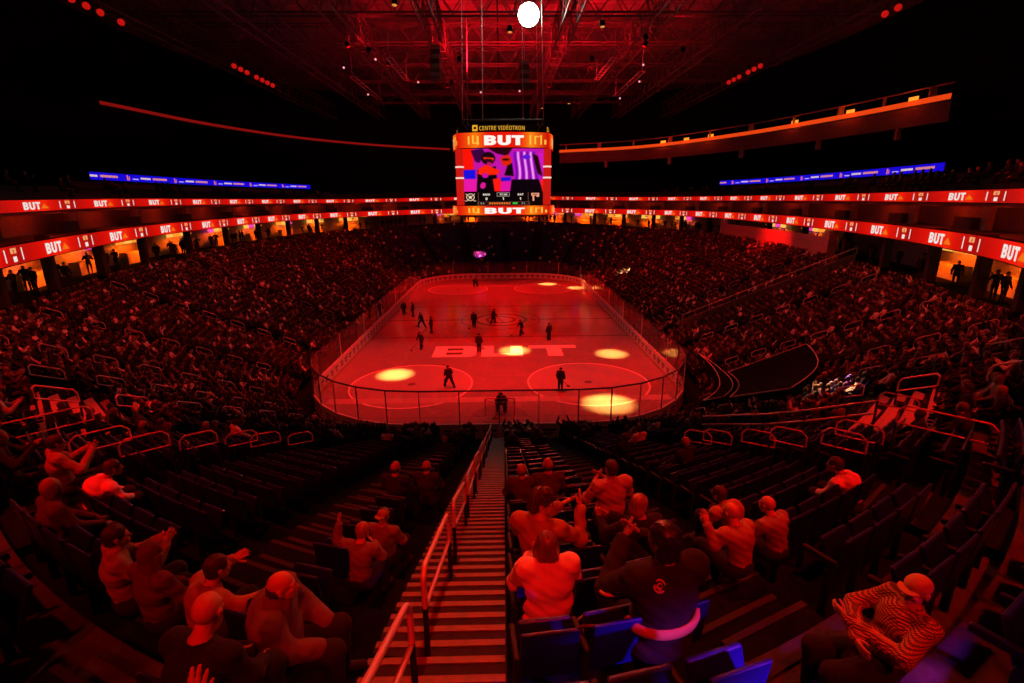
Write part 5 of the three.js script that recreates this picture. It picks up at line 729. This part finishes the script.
for (const a of AISLES) {
  if (Math.abs(a.u) > 9.5 || Math.abs(a.u) < 2.6) continue; const side = a.u < 0 ? 'left' : 'right', nearA = Math.abs(a.u) < 2.6;
  for (let i = 30; i > 4; i -= nearA ? 5 : 4) { if (nearA && i > 27) continue; const q0 = rowFrame(a.u, i, 0.5), q1 = rowFrame(a.u, i - 2, 0.5); if (COVERS.some((c) => [-3, -1.5, 0.5, 2].some((e) => [-0.1, 0, 0.1].some((g) => inCover(c, a.u + g, (i + e) / ROWS))))) continue; handrail('handrail', nearA ? `short dim steel handrail in an aisle of the near ${side} block` : `short dim steel handrail in an aisle of the ${side} stand`, nearA ? `aisle handrails, near ${side} block` : `aisle handrails, ${side} stand`, [q0.p, q1.p], 1, 0.92, 0.36); }
}

// people standing about in the concourse, dark against the orange light
{
  const d = new THREE.Object3D(), spots = []; for (const s of [-1, 1]) for (let u = 3.9; u < 11.5; u += 0.075) if (rnd() < 0.6) { const [x, z] = rim(s * u, rr(0.9, 3)); spots.push([x, floorOf(0, { u: s * u }), z, rr(0, 6.28)]); }
  for (let k = 0; k < 2; k++) { const l = spots.filter((_, i) => i % 2 === k), im = new THREE.InstancedMesh(FIGST[k], [SKIN[k], CL[k], PANT, HAIR[k]], l.length); l.forEach((q, i) => { d.position.set(q[0], q[1], q[2]); d.rotation.set(0, q[3], 0); d.updateMatrix(); im.setMatrixAt(i, d.matrix); }); im.name = numbered('concourse_crowd'); im.userData.kind = 'stuff'; scene.add(shade(im)); }
}

// short guard rails along the rows of the near blocks
for (const [u, i, w] of GUARDS) {
  const p = rowFrame(u, i, 0.3).p, L = Math.hypot(p[0], p[2]), ex = -p[2] / L * w / 2, ez = p[0] / L * w / 2, a = [p[0] - ex, p[1], p[2] - ez], b = [p[0] + ex, p[1], p[2] + ez], side = u < 0 ? 'left' : 'right';
  handrail('guard_rail', `thin steel guard rail with two bars on posts among the near ${side} rows`, `guard rails, near ${side} rows`, [a, b], 1, 0.95, 0.3, 0.015);
}
// tunnel covers with rails along their edges, and the long double rail before them
COVERS.forEach((c, n) => {
  const t = thing('tunnel_cover', n ? 'small black tunnel cover at the right corner of the rink' : 'large black tunnel cover with thin rails in the right near corner', 'cover'), pos = [], uv = [], N = 8, P = (a, b, d) => { const [u, s] = coverAt(c, a, b), q = bowl(u, s); return [q[0], q[1] + 0.95 + d, q[2]]; };
  const quad = (A, B, C, D) => { pos.push(...A, ...B, ...C, ...A, ...C, ...D); for (let k = 0; k < 6; k++) uv.push(A[0], A[2]); };
  for (let i = 0; i < N; i++) for (let j = 0; j < N; j++) for (const d of [0, -0.15]) quad(P(i / N, j / N, d), P((i + 1) / N, j / N, d), P((i + 1) / N, (j + 1) / N, d), P(i / N, (j + 1) / N, d));
  const edge = []; for (let i = 0; i <= N; i++) edge.push([i / N, 0]); for (let i = 1; i <= N; i++) edge.push([1, i / N]); for (let i = N - 1; i >= 0; i--) edge.push([i / N, 1]); for (let i = N - 1; i >= 0; i--) edge.push([0, i / N]);
  for (let k = 0; k + 1 < edge.length; k++) quad(P(...edge[k], 0), P(...edge[k + 1], 0), P(...edge[k + 1], -0.95), P(...edge[k], -0.95));
  const g = new THREE.BufferGeometry(); g.setAttribute('position', new THREE.Float32BufferAttribute(pos, 3)); g.setAttribute('uv', new THREE.Float32BufferAttribute(uv, 2)); g.computeVertexNormals();
  part('cover_panel', g, mat.black, t); part('edge_rail', tube(edge.map((e) => P(...e, 0.06)), 0.025, 120, 6, 0.02), mat.rail, t);
});
{
  const pts = BARRIER.map(([u, i]) => { const q = bowl(u, i / ROWS); return q; }), t = thing('barrier_rail', 'long bright double rail on posts below the tunnel cover, right of the near glass', 'handrail');
  for (const [n, h] of [['top_bar', 1.05], ['mid_bar', 0.8]]) part(n, tube(pts.map((p) => [p[0], p[1] + h, p[2]]), 0.022, 60, 8, 0.3), mat.rail, t);
  for (const p of pts) part('post', bar(p, [p[0], p[1] + 1.05, p[2]], 0.02), mat.seatMetal, t);
}
// the pale parapet at the top of the right stand and the low wall with rail that runs down beside an aisle
{
  const pale = M('pale parapet', [0.55, 0.5, 0.46], 0.8, { map: T.grain }), P = []; for (let k = 0; k <= 24; k++) { const u = 6.2 + 1.5 * k / 24, q = bowl(u, 0.975), w = bowl(u, 1.0), L = Math.hypot(w[0] - q[0], w[2] - q[2]); P.push({ x: q[0], z: q[2], nx: (w[0] - q[0]) / L, nz: (w[2] - q[2]) / L, y: q[1] }); }
  struct('trim_parapet', sweep(P, [[0, -0.1], [0, 2.1], [0.2, 2.1], [0.2, -0.1]], { closed: true, yOf: (i) => P[i].y }), pale);
  for (const u of [6.16, 7.72]) { const q = bowl(u, 0.985); struct('trim_pier', box(0.8, 2.7, 0.8, q[0], q[1] + 1.3, q[2]), pale); }
  const A = []; for (let k = 0; k <= 30; k++) { const t = 0.12 + 0.86 * k / 30, q = bowl(5.83, t), w = bowl(5.9, t), L = Math.hypot(w[0] - q[0], w[2] - q[2]); A.push({ x: q[0], z: q[2], nx: (w[0] - q[0]) / L, nz: (w[2] - q[2]) / L, y: q[1] }); }
  struct('trim_stair_wall', sweep(A, [[0, -0.2], [0, 1.2], [0.15, 1.2], [0.15, -0.2]], { closed: true, yOf: (i) => A[i].y }), M('stair wall', [0.3, 0.27, 0.25], 0.8, { map: T.grain }));
  const t = thing('handrail', 'long steel handrail on the low wall running down the right stand', 'handrail'); part('top_bar', tube(A.map((p) => [p.x, p.y + 1.7, p.z]), 0.03, 80, 6, 0.2), mat.rail, t); A.filter((_, i) => i % 5 === 0).forEach((p) => part('post', bar([p.x, p.y + 1.15, p.z], [p.x, p.y + 1.7, p.z], 0.025), mat.rail, t));
}
renderer.render(scene, camera);
